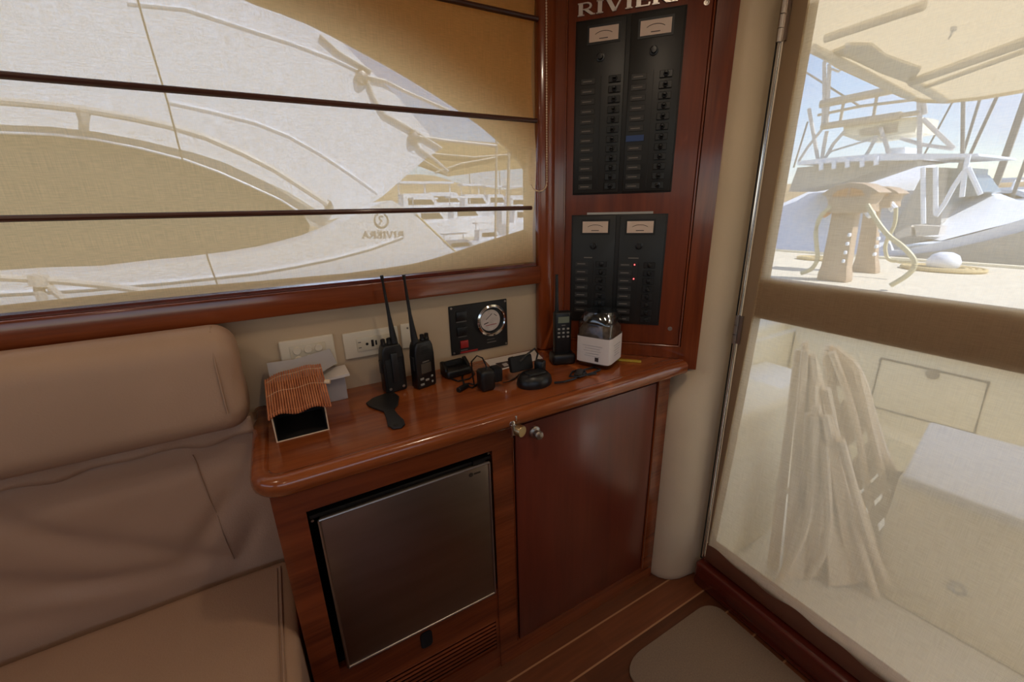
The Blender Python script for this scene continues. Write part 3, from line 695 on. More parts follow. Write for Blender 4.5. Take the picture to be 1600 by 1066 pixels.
# paper box behind it, with a loose white sheet
pb = thing('paper_box', (.07, 1.16, CT), 'plain white paper box with its lid ajar behind the bamboo box', 'box')
q = MB(); q.bb(.005, .110, 1.130, 1.188, CT, CT+.066); q.bevel(.001, 1); q.build('body', 'paper_grey', pb)
q = MB(); q.box((.062, 1.152, CT+.072), (.118, .078, .007), Matrix.Rotation(-.05, 3, 'Y')); q.build('lid', 'paper', pb)
ps = MB(); ps.prism([V3((-.062, 1.125, CT+.085)), V3((.060, 1.128, CT+.092)), V3((.100, 1.176, CT+.092)), V3((.088, 1.180, CT+.134)), V3((.0, 1.178, CT+.122)), V3((-.064, 1.172, CT+.126))], (0, .0012, .0010))
o = ps.build('paper_sheet', 'paper_grey'); T(o, 'folded pale paper sheet leaning over the white paper box', 'paper')
# two handheld radios
def radio(loc, rz, label, back):
    t = thing('walkie_talkie', loc, label, 'walkie-talkie', 'handheld radios on the counter')
    x, y, z = loc; W_, D_, H_ = .063, .034, .139
    q = MB(); prof = [(-W_/2+.003, 0), (W_/2-.003, 0), (W_/2, .006), (W_/2, .098), (W_/2-.003, .125), (W_/2-.009, H_), (-W_/2+.009, H_), (-W_/2+.003, .125), (-W_/2, .098), (-W_/2, .006)]
    q.prism([V3((x+a, y-D_/2, z+b)) for a, b in prof], (0, D_, 0)); q.bevel(.004, 3, 30); bo = q.build('body', 'black', t)
    ax = W_/2-.017 if back else -W_/2+.014
    q = MB(); q.tube([(x+ax, y, z+H_-.006), (x+ax-.0015, y, z+H_+.012), (x+ax-.004, y, z+H_+.04), (x+ax-.007, y, z+H_+.08), (x+ax-.013, y, z+H_+.175), (x+ax-.0132, y, z+H_+.178), (x+ax-.0138, y, z+H_+.190)], [.010, .0095, .0075, .0048, .0032, .0045, .0045], 12); q.build('antenna', 'black_rubber', t)
    for kx in ((-.018, -.002) if back else (.006, .021)):
        q = MB(); q.lathe((x+kx, y, z+H_-.002), [(.007, 0), (.007, .006), (.0062, .007), (.0062, .018), (.004, .0195), (.001, .0195)], (0, 0, 1), 14); q.build('control_knob', 'black', t)
    if back:
        q = MB(); q.box((x, y-D_/2-.004, z+.075), (.018, .008, .085)); q.bevel(.002, 2); q.build('belt_clip', 'black_rubber', t)
        q = MB(); q.box((x, y-D_/2-.0005, z+.052), (.050, .003, .098)); q.bevel(.0015, 2); q.build('battery', 'black_matte', t)
        for kx in (-.018, .020):
            q = MB(); q.lathe((x+kx, y-D_/2-.0018, z+.013), [(.004, 0), (.004, .001), (.001, .0015)], (0, -1, 0), 12); q.build('charge_contact', 'steel_dull', t)
    else:
        q = MB(); q.box((x, y-D_/2-.0006, z+.060), (.034, .002, .030)); q.bevel(.0008, 1); q.build('display', 'lcd_dim', t)
        q = MB()
        for kx, kz in ((-.017, .031), (.017, .031), (-.017, .014), (.017, .014), (0, .024)):
            q.box((x+kx, y-D_/2-.0008, z+kz), (.012 if kx <= 0 else .006, .0025, .006))
        q.bevel(.0008, 1); q.build('keypad', 'key_grey', t)
        q = MB(); q.box((x, y-D_/2-.0006, z+.080), (.022, .0015, .003)); q.build('badge', 'labeltext', t)
        q = MB()
        for k in range(5): q.box((x, y-D_/2-.0003, z+.104+k*.005), (.030-.002*k, .0012, .0018))
        q.build('speaker_grille', 'black_matte', t)
    q = MB(); q.box((x+(W_/2+.001)*(-1 if not back else -1), y, z+.078), (.004, .016, .040)); q.bevel(.001, 1); q.build('talk_button', 'black_rubber', t)
    return t
r1 = radio((.236, 1.118, CT), 0, 'black handheld radio seen from its back, left of its front-facing twin', True); rot(r1, .12)
r2 = radio((.318, 1.100, CT), 0, 'black handheld radio facing the room with display and keypad', False); rot(r2, .28)
# plastic scraper lying flat
sp_ = [(572, 632), (583, 624), (602, 617), (616, 615), (624, 622), (622, 634), (616, 641), (622, 650), (631, 658), (633, 665), (628, 670), (614, 672), (606, 667), (604, 656), (600, 645), (588, 641), (577, 637)]
q = MB(); q.prism([PZ(x, y, CT+.0005) for x, y in sp_], (0, 0, .005)); q.bevel(.0012, 2, 50)
scr = T(q.build('scraper', 'black_rubber'), 'flat dark grey plastic scraper lying on the counter before the radios', 'scraper')
q = MB(); c_ = PZ(618, 664, CT+.0057); q.lathe((c_.x, c_.y, c_.z), [(.0055, 0), (.0055, .0003)], n=16); q.build('hanging_hole', 'black_matte', scr)
# crumbs of light plastic near it
# charger cradle behind
def cradle(loc, rz, label):
    t = thing('charger_cradle', loc, label, 'charger', 'charging cradles on the counter')
    x, y, z = loc; q = MB()
    q.prism([V3((x-.043, y-.028, z)), V3((x+.043, y-.028, z)), V3((x+.043, y+.028, z)), V3((x-.043, y+.028, z))], (0, 0, .026)); q.bevel(.008, 3); q.build('base', 'black', t)
    for s_ in (-1, 1):
        q = MB(); q.prism([V3((x+s_*.043, y-.02, z+.006)), V3((x+s_*.043, y+.024, z+.006)), V3((x+s_*.043, y+.024, z+.044)), V3((x+s_*.043, y+.012, z+.049)), V3((x+s_*.043, y-.014, z+.030))], (-s_*.010, 0, 0)); q.bevel(.003, 2); q.build('side_wing', 'black', t)
    q = MB(); q.bb(x-.032, x+.032, y+.016, y+.026, z+.02, z+.042); q.bevel(.003, 2); q.build('back_rest', 'black_matte', t)
    rot(t, rz); return t
cradle((.430, 1.130, CT), .10, 'empty black charging cradle standing below the gauge panel')
# coiled plug lead before it
def lead(name, pts, r, label, cat='cable', plug=None):
    t = None
    q = MB(); q.tube(pts, r, 7); o = q.build(name, 'black'); T(o, label, cat)
    if plug:
        q = MB(); a, b, rr = plug; q.tube([a, b], rr, 12); q.bevel(.001, 1); q.build('plug', 'black', o)
    return o
def zc(x, y, h=.003): p = PZ(x, y, CT+h); return p
cl = [zc(*p) for p in ((700, 590), (716, 596), (733, 592), (741, 585), (738, 578), (726, 580), (722, 590), (726, 603), (738, 606), (748, 598))]
lead('plug_cable', cl, .0026, 'short black lead with round plug in front of the empty cradle', plug=(zc(716, 610, .007), zc(730, 602, .007), .008))
# wall-plug adapter standing
ad = thing('power_adapter', tuple(zc(764, 610, 0)), 'black plug-in power adapter standing before the leaflet, cable looped above', 'power adapter')
c_ = zc(764, 611, 0); x, y, z = c_
q = MB(); q.bb(x-.023, x+.021, y-.006, y+.036, z, z+.062); q.bevel(.010, 3); q.build('body', 'black', ad)
q = MB(); q.bb(x+.019, x+.048, y+.002, y+.032, z+.020, z+.060); q.bevel(.005, 2); 
q.build('plug_head', 'black_rubber', ad)
q = MB()
for k in range(5): q.bb(x+.020+.005*k, x+.022+.005*k, y+.001, y+.033, z+.019, z+.061)
q.build('ribs', 'black_matte', ad)
q = MB(); q.tube([(x+.002, y+.015, z+.06), (x+.002, y+.016, z+.072), (x-.006, y+.02, z+.094), (x-.018, y+.03, z+.100), (x-.031, y+.04, z+.082), (x-.029, y+.045, z+.045), (x-.024, y+.05, z+.02), (x-.020, y+.055, z+.004), (x-.03, y+.075, z+.003)], .0022, 8); q.build('cord', 'black', ad)
# leaflet
lf = thing('leaflet', tuple(zc(790, 565, 0)), 'white printed leaflet with dark picture lying against the wall', 'paper')
q = MB(); L4 = [zc(*p, h=.0006) for p in ((757, 563), (835, 547), (848, 560), (775, 581))]; q.prism(L4, (0, 0, .0006)); q.build('sheet', 'paper', lf, smooth=0)
q = MB(); q.prism([zc(*p, h=.0014) for p in ((774, 568), (794, 564), (804, 571), (784, 576))], (0, 0, .0003)); q.prism([zc(*p, h=.0014) for p in ((794, 559), (801, 557), (806, 561), (800, 563))], (0, 0, .0003)); q.build('picture', 'ink', lf, smooth=0)
q = MB(); q.prism([zc(*p, h=.0019) for p in ((784, 569), (791, 567), (795, 571), (788, 573))], (0, 0, .0003)); q.build('picture_detail', 'paper_grey', lf, smooth=0)
# desk charger with tilted dock
dk = thing('charging_dock', tuple(zc(835, 604, 0)), 'black charging dock with tilted back plate near the counter edge', 'charger', 'charging cradles on the counter')
x, y, z = zc(835, 600, 0)
q = MB(); q.lathe((x, y, z), [(.001, 0), (.052, 0), (.055, .006), (.052, .022), (.042, .034), (.034, .037), (.001, .037)], n=28); bmesh.ops.scale(q.bm, vec=(1, .78, 1), verts=q.bm.verts, space=Matrix.Translation((0, -y, 0))); q.build('base', 'black', dk, smooth=50)
q = MB(); q.box((x-.016, y+.050, z+.052), (.074, .020, .046), Matrix.Rotation(-.3, 3, 'X')); q.bevel(.005, 2); q.build('back_plate', 'black_matte', dk)
q = MB(); q.box((x, y-.005, z+.038), (.056, .034, .006)); q.bevel(.002, 1); q.build('slot', 'black_rubber', dk)
q = MB(); q.box((x+.030, y+.016, z+.046), (.026, .030, .034), Matrix.Rotation(.5, 3, 'Z')); q.bevel(.006, 2); q.build('clip', 'black', dk)
q = MB(); q.tube([(x-.03, y+.03, z+.066), (x+.0, y+.036, z+.082), (x+.03, y+.045, z+.09), (x+.045, y+.05, z+.07), (x+.04, y+.06, z+.03)], .003, 7); q.build('cord', 'black_rubber', dk)
# handset in a charging cup
hs = thing('marine_handset', tuple(zc(879, 570, 0)), 'black cordless marine radio handset with small screen in its cup, beside the jar', 'handset')
x, y, z = zc(878, 566, 0); R_ = Matrix.Rotation(-.35, 3, 'Z')
def hb(mb, cx, cy, cz, dx, dy, dz):
    v = R_ @ V3((cx, cy, 0)); return mb.box((x+v.x, y+v.y, z+cz), (dx, dy, dz), R_)
q = MB(); hb(q, 0, 0, .018, .078, .058, .036); q.bevel(.010, 3); q.build('cup', 'black', hs)
q = MB(); hb(q, 0, .004, .098, .056, .032, .150); q.bevel(.008, 3); q.build('body', 'black', hs)
q = MB(); hb(q, 0, -.0125, .148, .036, .002, .020); q.build('screen', 'lcd', hs)
q = MB()
for r_ in range(3):
    for k in range(3): hb(q, -.015+.015*k, -.0127, .118-.013*r_, .008, .003, .006)
q.bevel(.001, 1); q.build('keypad', 'key_grey', hs)
q = MB(); hb(q, 0, -.0127, .130, .012, .001, .003); q.build('badge', 'labeltext', hs)
v = R_ @ V3((-.018, .006, 0)); q = MB(); q.tube([(x+v.x, y+v.y, z+.165), (x+v.x, y+v.y, z+.20), (x+v.x-.001, y+v.y, z+.290)], [.0075, .0055, .0045], 10); q.build('antenna', 'black_rubber', hs)
# plastic jar with paper label
jr = thing('plastic_jar', tuple(zc(933, 560, 0)), 'squarish clear plastic jar with black lid and white paper label', 'jar')
x, y, z = .866, .968, CT; JS = 1.2
RJ = Matrix.Rotation(-1.12, 3, 'Z')
def sq(r, zz, k=9, n=40):
    P = []; r *= JS; zz *= JS
    for i in range(n):
        a = 2*PI*i/n; c, s_ = math.cos(a), math.sin(a); m_ = (abs(c)**k+abs(s_)**k)**(-1/k); v = RJ @ V3((c*m_*r, s_*m_*r, 0)); P.append(V3((x+v.x, y+v.y, z+zz*JS)))
    return P
def loft(mb, secs):
    rs = [[mb.bm.verts.new(p) for p in s_] for s_ in secs]; n = len(rs[0])
    for a, b in zip(rs, rs[1:]):
        for k in range(n): mb.bm.faces.new((a[k], a[(k+1) % n], b[(k+1) % n], b[k]))
    mb.bm.faces.new(rs[0]); mb.bm.faces.new(rs[-1]); return mb
q = MB(); loft(q, [sq(.040, 0), sq(.046, .004), sq(.047, .012), sq(.047, .098), sq(.0465, .104, 6), sq(.044, .112, 3.5), sq(.041, .118, 2.4), sq(.040, .123, 2)]); q.build('body', 'jar_glass', jr, smooth=50)
q = MB(); loft(q, [sq(.043, .008), sq(.0445, .012), sq(.0445, .084), sq(.040, .094, 4), sq(.022, .099, 3)]); q.build('contents', 'candy', jr, smooth=50)
q = MB(); q.lathe((x, y, z+.1195*JS), [(.001, 0), (.0525, 0), (.0535, .002), (.0535, .020), (.051, .023), (.001, .024)], n=32); q.build('lid', 'black', jr, smooth=50)
q = MB(); rr_ = [sq(.0482, zz) for zz in (.012, .070)]
rs = [[q.bm.verts.new(p) for p in s_] for s_ in rr_]; n = 40
for k in range(n): q.bm.faces.new((rs[0][k], rs[0][(k+1) % n], rs[1][(k+1) % n], rs[1][k]))
lb = q.build('paper_label', 'paper', jr, smooth=50)
for vv, ax_ in ((V3((0, -.0487*JS, 0)), 0), (V3((.0487*JS, 0, 0)), 1)):
    q = MB(); v = RJ @ vv
    for zz, l_ in ((.062, .066), (.055, .05), (.048, .058), (.041, .044), (.034, .05)): q.box((x+v.x, y+v.y, z+zz*JS), (l_, .0008, .0012) if ax_ == 0 else (.0008, l_*.8, .0012), RJ)
    q.build('print', 'paper_grey', lb)
v = RJ @ V3((.016, -.0488*JS, 0)); q = MB(); q.box((x+v.x, y+v.y, z+.026*JS), (.012, .0008, .013), RJ); q.build('mark', 'ink', lb)
# tangle before the jar and yellow stick
cl = [zc(*p) for p in ((806, 592), (820, 582), (832, 575), (846, 566), (856, 560), (864, 556))]
lead('coiled_cord', [zc(*p, h=.002) for p in ((786, 598), (796, 596), (806, 590), (812, 584))], .0014, 'thin black wire running from the adapter to the dock')
lead('cable_tangle', [zc(*p, h=.004+.004*(k % 2)) for k, p in enumerate(((866, 598), (880, 597), (898, 592), (915, 582), (908, 577), (894, 581), (890, 588), (905, 589), (925, 583), (938, 578), (928, 574), (912, 578), (918, 586), (932, 584)))], .003, 'tangle of black cable lying in front of the jar')
q = MB(); c_ = zc(905, 583, .006); q.box(c_, (.046, .024, .010), Matrix.Rotation(.7, 3, 'Z')); q.bevel(.002, 1); kf = T(q.build('black_connector', 'black'), 'flat black connector lying among the cable in front of the jar', 'connector')
q = MB(); a_, b_ = zc(962, 562, .003), zc(1002, 565, .003); dv = (b_-a_).normalized(); q.box((a_+b_)/2, ((b_-a_).length, .014, .005), frame(dv, V3((-dv.y, dv.x, 0)), (0, 0, 1))); q.bevel(.001, 1)
T(q.build('yellow_stick', 'yellow'), 'short flat yellow stick on the counter right of the jar', 'stick')
# floor mat
q = MB(); mp_ = []
for cx, cy, a0 in ((1.155-.07, .645-.05, 0), (.72+.09, .645-.05, PI/2), (.72+.09, -.9, PI), (1.155-.07, -.9, 1.5*PI)):
    for k in range(8): a = a0+PI/2*k/7; mp_.append(V3((cx+(.07 if cx > 1 else .09)*math.cos(a), cy+.05*math.sin(a), FL)))
q.prism(mp_, (0, 0, .010)); q.bevel(.003, 2, 60); T(q.build('door_mat', 'mat_rug'), 'beige carpet mat with rounded corners on the floor inside the door', 'mat')
# ================================================================== own cockpit
DK = -.15
struct(MB().bb(1.245, 2.98, -2.4, 1.5, DK-.06, DK).build('cockpit_deck', 'deck_white'))
cm = MB(); cm.bb(1.27, 3.05, 1.42, 1.66, -1.2, .56); cm.bevel(.03, 3); cm.bb(1.27, 3.05, 1.36, 1.42, -1.2, .50)
struct(cm.build('cockpit_side_wall', 'deck_cream', smooth=0))
tr_ = thing('transom', (2.98, .3, DK), 'pale stern wall of the cockpit with a rounded hatch and latch', 'transom')
q = MB(); q.bb(2.88, 3.10, -2.4, 1.355, DK-.5, .60); q.bevel(.03, 3); q.bb(2.74, 2.90, -2.4, 1.355, DK, .08); q.build('wall', 'deck_cream', tr_, smooth=40)
h4 = [PX(x, y, 2.876) for x, y in ((1377, 560), (1545, 598), (1522, 678), (1358, 634))]
q = MB(); q.prism(h4, (.010, 0, 0)); q.bevel(.012, 3, 50); hq = q.build('hatch', 'deck_cream', tr_)
q = MB(); q.tube([p+V3((.002, 0, 0)) for p in h4]+[h4[0]+V3((.002, 0, 0))], .0065, 6); q.build('hatch_seal', 'seal', tr_)
q = MB(); c_ = PX(1457, 585, 2.876); q.lathe(c_, [(.001, 0), (.026, 0), (.026, .006), (.016, .008), (.001, .004)], (-1, 0, 0), 20); q.build('latch', 'steel_dull', tr_)
# storage module just outside the door
sm_ = thing('storage_module', (1.42, .95, DK), 'cream moulded storage locker just outside the door, with one round latch', 'locker')
m_ = PY(1253, 622, .775); q = MB(); q.bb(1.262, m_.x, .775, 1.355, DK, m_.z+.02); q.bevel(.03, 4); q.build('body', 'deck_cream', sm_, smooth=40)
q = MB(); q.bb(1.33, m_.x-.05, .769, .776, DK+.06, m_.z-.10); q.bevel(.004, 2); sd = q.build('door', 'deck_cream', sm_)
q = MB(); c_ = PY(1218, 752, .769); q.lathe((c_.x, .769, c_.z), [(.001, 0), (.020, 0), (.020, .005), (.012, .007), (.001, .004)], (0, -1, 0), 18); q.build('latch', 'steel_dull', sd)
# cockpit step and boxes seen above the locker
q = MB(); q.bb(2.05, 2.6, 1.06, 1.36, DK, .36); q.bevel(.02, 3); T(q.build('cockpit_bin', 'deck_white'), 'white cockpit bin against the side wall behind the folded chairs', 'locker')
# ice chest
ib = thing('ice_chest', (2.1, .15, DK), 'large pale chest, lid greyed for shade, standing on the cockpit deck at the right', 'ice chest')
bt_ = [PZ(x, y, .40) for x, y in ((1410, 745), (1455, 665))]; fx, fy = bt_[0].x, bt_[0].y
pl_ = [V3((fx+.05, fy+.02, DK)), V3((fx+.14, -.55, DK)), V3((2.48, -.55, DK)), V3((2.32, .49, DK))]
q = MB(); q.prism(pl_, (0, 0, .52)); q.bevel(.015, 3, 50); q.build('body', 'deck_cream', ib, smooth=40)
pl2 = [V3((fx, fy, .365)), V3((fx+.105, -.58, .365)), V3((2.50, -.58, .365)), V3((2.33, .50, .365))]
q = MB(); q.prism(pl2, (0, 0, .040)); q.bevel(.012, 3, 50); q.build('lid', 'box_lid_shade', ib, smooth=40)
c_ = PX(1497, 918, fx+.08); q = MB(); q.lathe((fx+.075, c_.y, max(c_.z, DK+.06)), [(.001, 0), (.026, 0), (.026, .006), (.02, .008), (.001, .002)], (-1, -.15, 0), 18); q.build('drain_plug', 'boat_grey_shade', ib)
# folded deck chairs leaning together
def crm(P, n=5):
    out = []
    for i in range(len(P)-1):
        p0 = P[max(0, i-1)]; p1 = P[i]; p2 = P[i+1]; p3 = P[min(len(P)-1, i+2)]
        for k in range(n): u_ = k/n; out.append(.5*((2*p1)+(p2-p0)*u_+(2*p0-5*p1+4*p2-p3)*u_*u_+(3*p1-p0-3*p2+p3)*u_**3))
    return out+[P[-1]]
def plank(mb, a, b, w0, w1, n_, th):
    d_ = (b-a).normalized(); s_ = d_.cross(n_).normalized()
    mb.prism([a-s_*w0, a+s_*w0, b+s_*w1, b-s_*w1], n_*th)
def chair_closed(feet, tips, Yt, label):
    """folded flat: long slats fan from the floor up to the rounded head"""
    t = None; A_ = [PZ(x, y, DK+.01) for x, y in feet]; n = 9
    tl, tr_ = PY(tips[0][0], tips[0][1], Yt[0]), PY(tips[1][0], tips[1][1], Yt[1])
    t = thing('folded_chair', (A_[0]+A_[1])/2, label, 'folding chair', 'folded chairs leaning in the cockpit')
    n_ = (A_[1]-A_[0]).cross(tl-A_[0]).normalized()
    if n_.y > 0: n_ = -n_
    for k in range(n):
        f_ = k/(n-1); a = A_[0].lerp(A_[1], f_); b = tl.lerp(tr_, f_); b = b+(b-a)*(.03-.06*abs(f_-.35)*2)
        off = n_*(.012*((k*7) % 4))
        q = MB(); plank(q, a+off, b+off, .021, .010, n_, .014); q.bevel(.003, 1); q.build('slat', 'chair_white', t)
    m1 = [A_[0].lerp(tl, .42)+n_*.03, A_[1].lerp(tr_, .42)+n_*.03]
    q = MB(); q.tube(m1, .012, 8); q.build('cross_bar', 'chair_white', t)
    q = MB(); q.tube(crm([A_[0]+n_*.07, A_[0].lerp(A_[1], .3).lerp(tl, .35)+n_*.08, tl.lerp(A_[1], .12)+n_*.05]), .014, 8); q.build('leg', 'chair_white', t)
    q = MB(); q.tube(crm([A_[1]+n_*.07, A_[1].lerp(A_[0], .1).lerp(tr_, .4)+n_*.08, tr_.lerp(A_[1], .12)+n_*.05]), .014, 8); q.build('leg', 'chair_white', t)
    return t
chair_closed(((1206, 888), (1352, 908)), ((1246, 540), (1268, 548)), (.69, .66), 'folded white slatted chair nearest the locker, its long slats fanned to a tall tip')
chair_closed(((1250, 880), (1378, 900)), ((1262, 640), (1290, 632)), (.60, .56), 'folded white slatted chair in the middle, shorter than its neighbours')
def chair_open(label):
    X_ = 1.78
    def P(x, y, f=0): return PX(x, y, X_+.25*(y-545)/355+f)
    fr_ = [P(*p) for p in ((1376, 900), (1345, 820), (1322, 720), (1304, 640), (1294, 575), (1294, 548), (1300, 545), (1312, 556), (1330, 572), (1346, 606), (1360, 655), (1376, 705), (1398, 752), (1412, 800), (1398, 838))]
    t = thing('folded_chair', (fr_[0].x, fr_[0].y, DK), label, 'folding chair', 'folded chairs leaning in the cockpit')
    q = MB(); q.tube(crm(fr_[:7]), .016, 8, sz=1.3); q.build('side_rail', 'chair_white', t)
    q = MB(); q.tube(crm(fr_[6:]), .018, 8, sz=1.3); q.build('side_rail', 'chair_white', t)
    for a, b in (((1296, 560), (1322, 566)), ((1297, 575), (1336, 585)), ((1299, 592), (1344, 604)), ((1306, 652), (1345, 612)), ((1312, 672), (1356, 630)), ((1318, 690), (1362, 652)), ((1330, 740), (1370, 690)), ((1336, 760), (1378, 715)), ((1342, 790), (1388, 745)), ((1350, 825), (1398, 775)), ((1362, 860), (1404, 815))):
        a_, b_ = P(*a, .015), P(*b, .015); q = MB(); plank(q, a_, b_, .022, .022, V3((1, 0, 0)), .012); q.build('slat', 'chair_white', t)
    q = MB(); q.tube(crm([P(1300, 550, -.03), P(1332, 640, -.05), P(1352, 740, -.06), P(1372, 860, -.04)]), .013, 8); q.build('leg', 'chair_white', t)
    q = MB(); q.tube(crm([P(1340, 580, -.03), P(1366, 690, -.04), P(1384, 770, -.05), P(1392, 862, -.02)]), .013, 8); q.build('leg', 'chair_white', t)
    q = MB(); q.tube([P(1388, 746, -.04), P(1412, 742, -.04)], .014, 8); q.build('hinge', 'steel_dull', t)
chair_open('folded white slatted chair with open curved frame, rightmost of the leaning group')
# awning over the cockpit
aw = thing('cockpit_awning', (2.5, .3, 1.95), 'cream canvas awning over the cockpit, seen from below through the door', 'awning')
AZ = 1.95
edge = [PZ(x, y, AZ) for x, y in ((1272, 76), (1320, 104), (1370, 128), (1412, 148), (1440, 156), (1480, 157), (1530, 152), (1600, 140))]
ap = [V3((1.29, edge[0].y-.10, AZ))]+edge+[V3((3.72, .3, AZ)), V3((3.55, -.6, AZ)), V3((3.4, -2.4, AZ)), V3((1.29, -2.4, AZ))]  # unseen rear corner cut back so sun reaches the deck
q = MB(); q.prism(ap, (0, 0, .02)); q.build('canvas', 'awning', aw, smooth=0)
q = MB()
for a, b, r in (((1270, 76), (1425, 152), .018), ((1425, 128), (1610, 62), .022), ((1440, 138), (1600, 80), .012), ((1290, 60), (1445, 8), .016), ((1425, 128), (1475, 157), .02)):
    q.tube([PZ(a[0], a[1], AZ-.03), PZ(b[0], b[1], AZ-.03)], r, 8)
q.build('frame_tube', 'awn_tube', aw)
q = MB(); e2 = [p+V3((0, 0, -.005)) for p in edge]; q.tube(e2, .014, 8); q.build('hem', 'awning', aw)
q = MB()
for (x, y) in ((1325, 70), (1350, 75), (1385, 100), (1490, 45)):
    p = PZ(x, y, AZ-.01); q.box(p, (.025, .015, .015)); q.tube([p, p+V3((.01, .01, -.03))], .004, 6)
q.bevel(.003, 1); q.build('strap', 'boat_white2', aw)
q = MB(); cp = [PZ(x, y, AZ-.004) for x, y in ((1300, 78), (1330, 66), (1362, 66), (1385, 84), (1418, 96), (1440, 104), (1424, 128), (1380, 112), (1330, 88))]; q.prism(cp, (0, 0, -.012)); q.build('folded_edge', 'awn_tube', aw)
# ================================================================== dock, water, shore
DZ = .0
q = MB(); q.bb(7.2, 12.2, -14, 22, DZ-.35, DZ); struct(q.build('dock', 'dock', smooth=0))
q = MB(); q.bb(7.1, 7.25, -14, 22, DZ-.45, DZ+.03); q.bb(12.15, 12.3, -14, 22, DZ-.45, DZ+.05); q.build('dock_edge', 'deck_cream', smooth=0, kind='structure')
q = MB(); q.bb(-150, 700, -300, 700, -1.25, -1.2); struct(q.build('water', 'water'))
q = MB()
def hills(a, b):
    X = -300+1300*a; y = 420; h = 27+12*noise.noise(V3((X*.006, 3, 1)))+6*noise.noise(V3((X*.02, 1, 1)))+8*math.exp(-((X-170)/60)**2)+12*math.exp(-((X-90)/60)**2)
    return V3((X, y+80*b, max(0, h*math.sin(b*PI*.5)+2)-1))
q.grid(hills, 90, 6); struct(q.build('hills', 'hill'))
q = MB()
def hills2(a, b):
    y = -300+900*a; h = 16+22*max(0, noise.noise(V3((y*.01, 8, 1))))
    return V3((560+80*b, y, max(0, h*math.sin(b*PI*.5))))
q.grid(hills2, 60, 6); struct(q.build('shore', 'hill'))
# ---------------- power pedestals on the dock
def pedestal(X, base, top, head, hw, label, zrot=0):
    """base: (left px, right px, y px); head: centre px of the cap, hw: cap half width px"""
    b0 = PX(base[0], base[2], X); b1 = PX(base[1], base[2], X); 
    t = thing('power_pedestal', ((X+.1), (b0.y+b1.y)/2, DZ), label, 'dock pedestal', 'power pedestals on the dock')
    zt = PX(top[0], top[2], X).z; t0 = PX(top[0], top[2], X).y; t1 = PX(top[1], top[2], X).y; cy_ = (b0.y+b1.y)/2; hwb = abs(b0.y-b1.y)/2; hwt = abs(t0-t1)/2; cyt = (t0+t1)/2
    q = MB(); n = 10; secs = []
    for k in range(n+1):
        f_ = k/n; z_ = DZ+(zt-DZ)*f_; hw_ = hwb*(1-f_)**1.6+hwt*(1-(1-f_)**1.6)+(.10*hwb*(f_ < .12)); cc = cy_+(cyt-cy_)*f_
        secs.append([V3((X+s1*hw_*.55+.1, cc+s2*hw_, z_)) for s1, s2 in ((-1, -1), (1, -1), (1, 1), (-1, 1))])
    rs = [[q.bm.verts.new(p) for p in s_] for s_ in secs]
    for a, b in zip(rs, rs[1:]):
        for k in range(4): q.bm.faces.new((a[k], a[(k+1) % 4], b[(k+1) % 4], b[k]))
    q.bm.faces.new(rs[0]); q.bm.faces.new(rs[-1]); q.bevel(.02, 2, 50); q.build('column', 'pedestal', t, smooth=30)
    hc = PX(head[0], head[1], X); sc__ = abs(PX(head[0]-hw, head[1], X).y-PX(head[0]+hw, head[1], X).y)/2
    # winged cap: arched top, drooping pointed wings
    pr = [(-1, .08), (-.78, .24), (-.45, .42), (0, .50), (.45, .42), (.78, .24), (1, .08), (.78, .02), (.66, -.32), (.74, -.62), (.36, -.66), (-.36, -.66), (-.74, -.62), (-.66, -.32), (-.78, .02)]
    q = MB(); q.prism([V3((X-.12, hc.y-a*sc__, hc.z+b*sc__)) for a, b in pr], (.44, 0, 0)); q.bevel(.02, 2, 40); q.build('cap', 'pedestal', t)
    q = MB(); q.prism([V3((X-.135, hc.y-a*sc__, hc.z+b*sc__)) for a, b in ((-.55, .0), (-.4, .2), (-.05, .30), (-.05, -.02))], (.02, 0, 0)); q.prism([V3((X-.135, hc.y-a*sc__, hc.z+b*sc__)) for a, b in ((.05, .30), (.4, .2), (.55, .0), (.05, -.02))], (.02, 0, 0)); q.build('lens', 'pedestal_lens', t)
    for s_ in (-1, 1):
        q = MB(); q.tube([V3((X-.02, hc.y+s_*sc__*.55, hc.z-sc__*.45)), V3((X-.05, hc.y+s_*sc__*.85, hc.z-sc__*.75))], .06, 10); q.build('socket', 'pedestal_lens' if s_ > 0 else 'boat_white2', t)
    q = MB()
    for k in range(4): q.box((X-.0, cy_-hwb*.62, DZ+.35+k*.14), (.09, .04, .06))
    q.bevel(.01, 1); q.build('meter_box', 'boat_white2', t)
    return hc, sc__
pedestal(8.2, (1279, 1322, 432), (1300, 1338, 325), (1331, 306), 46, 'beige power pedestal with winged cap, nearer of the dock pair')
pedestal(9.6, (1335, 1371, 408), (1348, 1372, 320), (1375, 306), 34, 'beige power pedestal with winged cap, partly behind the nearer one')
def hose(name, pts, X, r, label, m='hose', cat='hose'):
    P = [PX(x, y, X) for x, y in pts]; out = []
    for i in range(len(P)-1):
        p0 = P[max(0, i-1)]; p1 = P[i]; p2 = P[i+1]; p3 = P[min(len(P)-1, i+2)]
        for k in range(5): u_ = k/5; out.append(.5*((2*p1)+(p2-p0)*u_+(2*p0-5*p1+4*p2-p3)*u_*u_+(3*p1-p0-3*p2+p3)*u_**3))
    out.append(P[-1])
    q = MB(); q.tube(out, r, 8); return T(q.build(name, m), label, cat)
hose('shore_power_cord', [(1300, 322), (1283, 337), (1275, 360), (1276, 385), (1277, 405), (1268, 420), (1252, 427)], 8.1, .035, 'pale shore power cord hanging left of the nearer dock pedestal')
hose('shore_power_cord', [(1355, 320), (1370, 345), (1388, 368), (1410, 385), (1427, 404), (1428, 418), (1415, 432), (1392, 446)], 8.0, .035, 'pale shore power cord sweeping right from the dock pedestals to the dock edge')
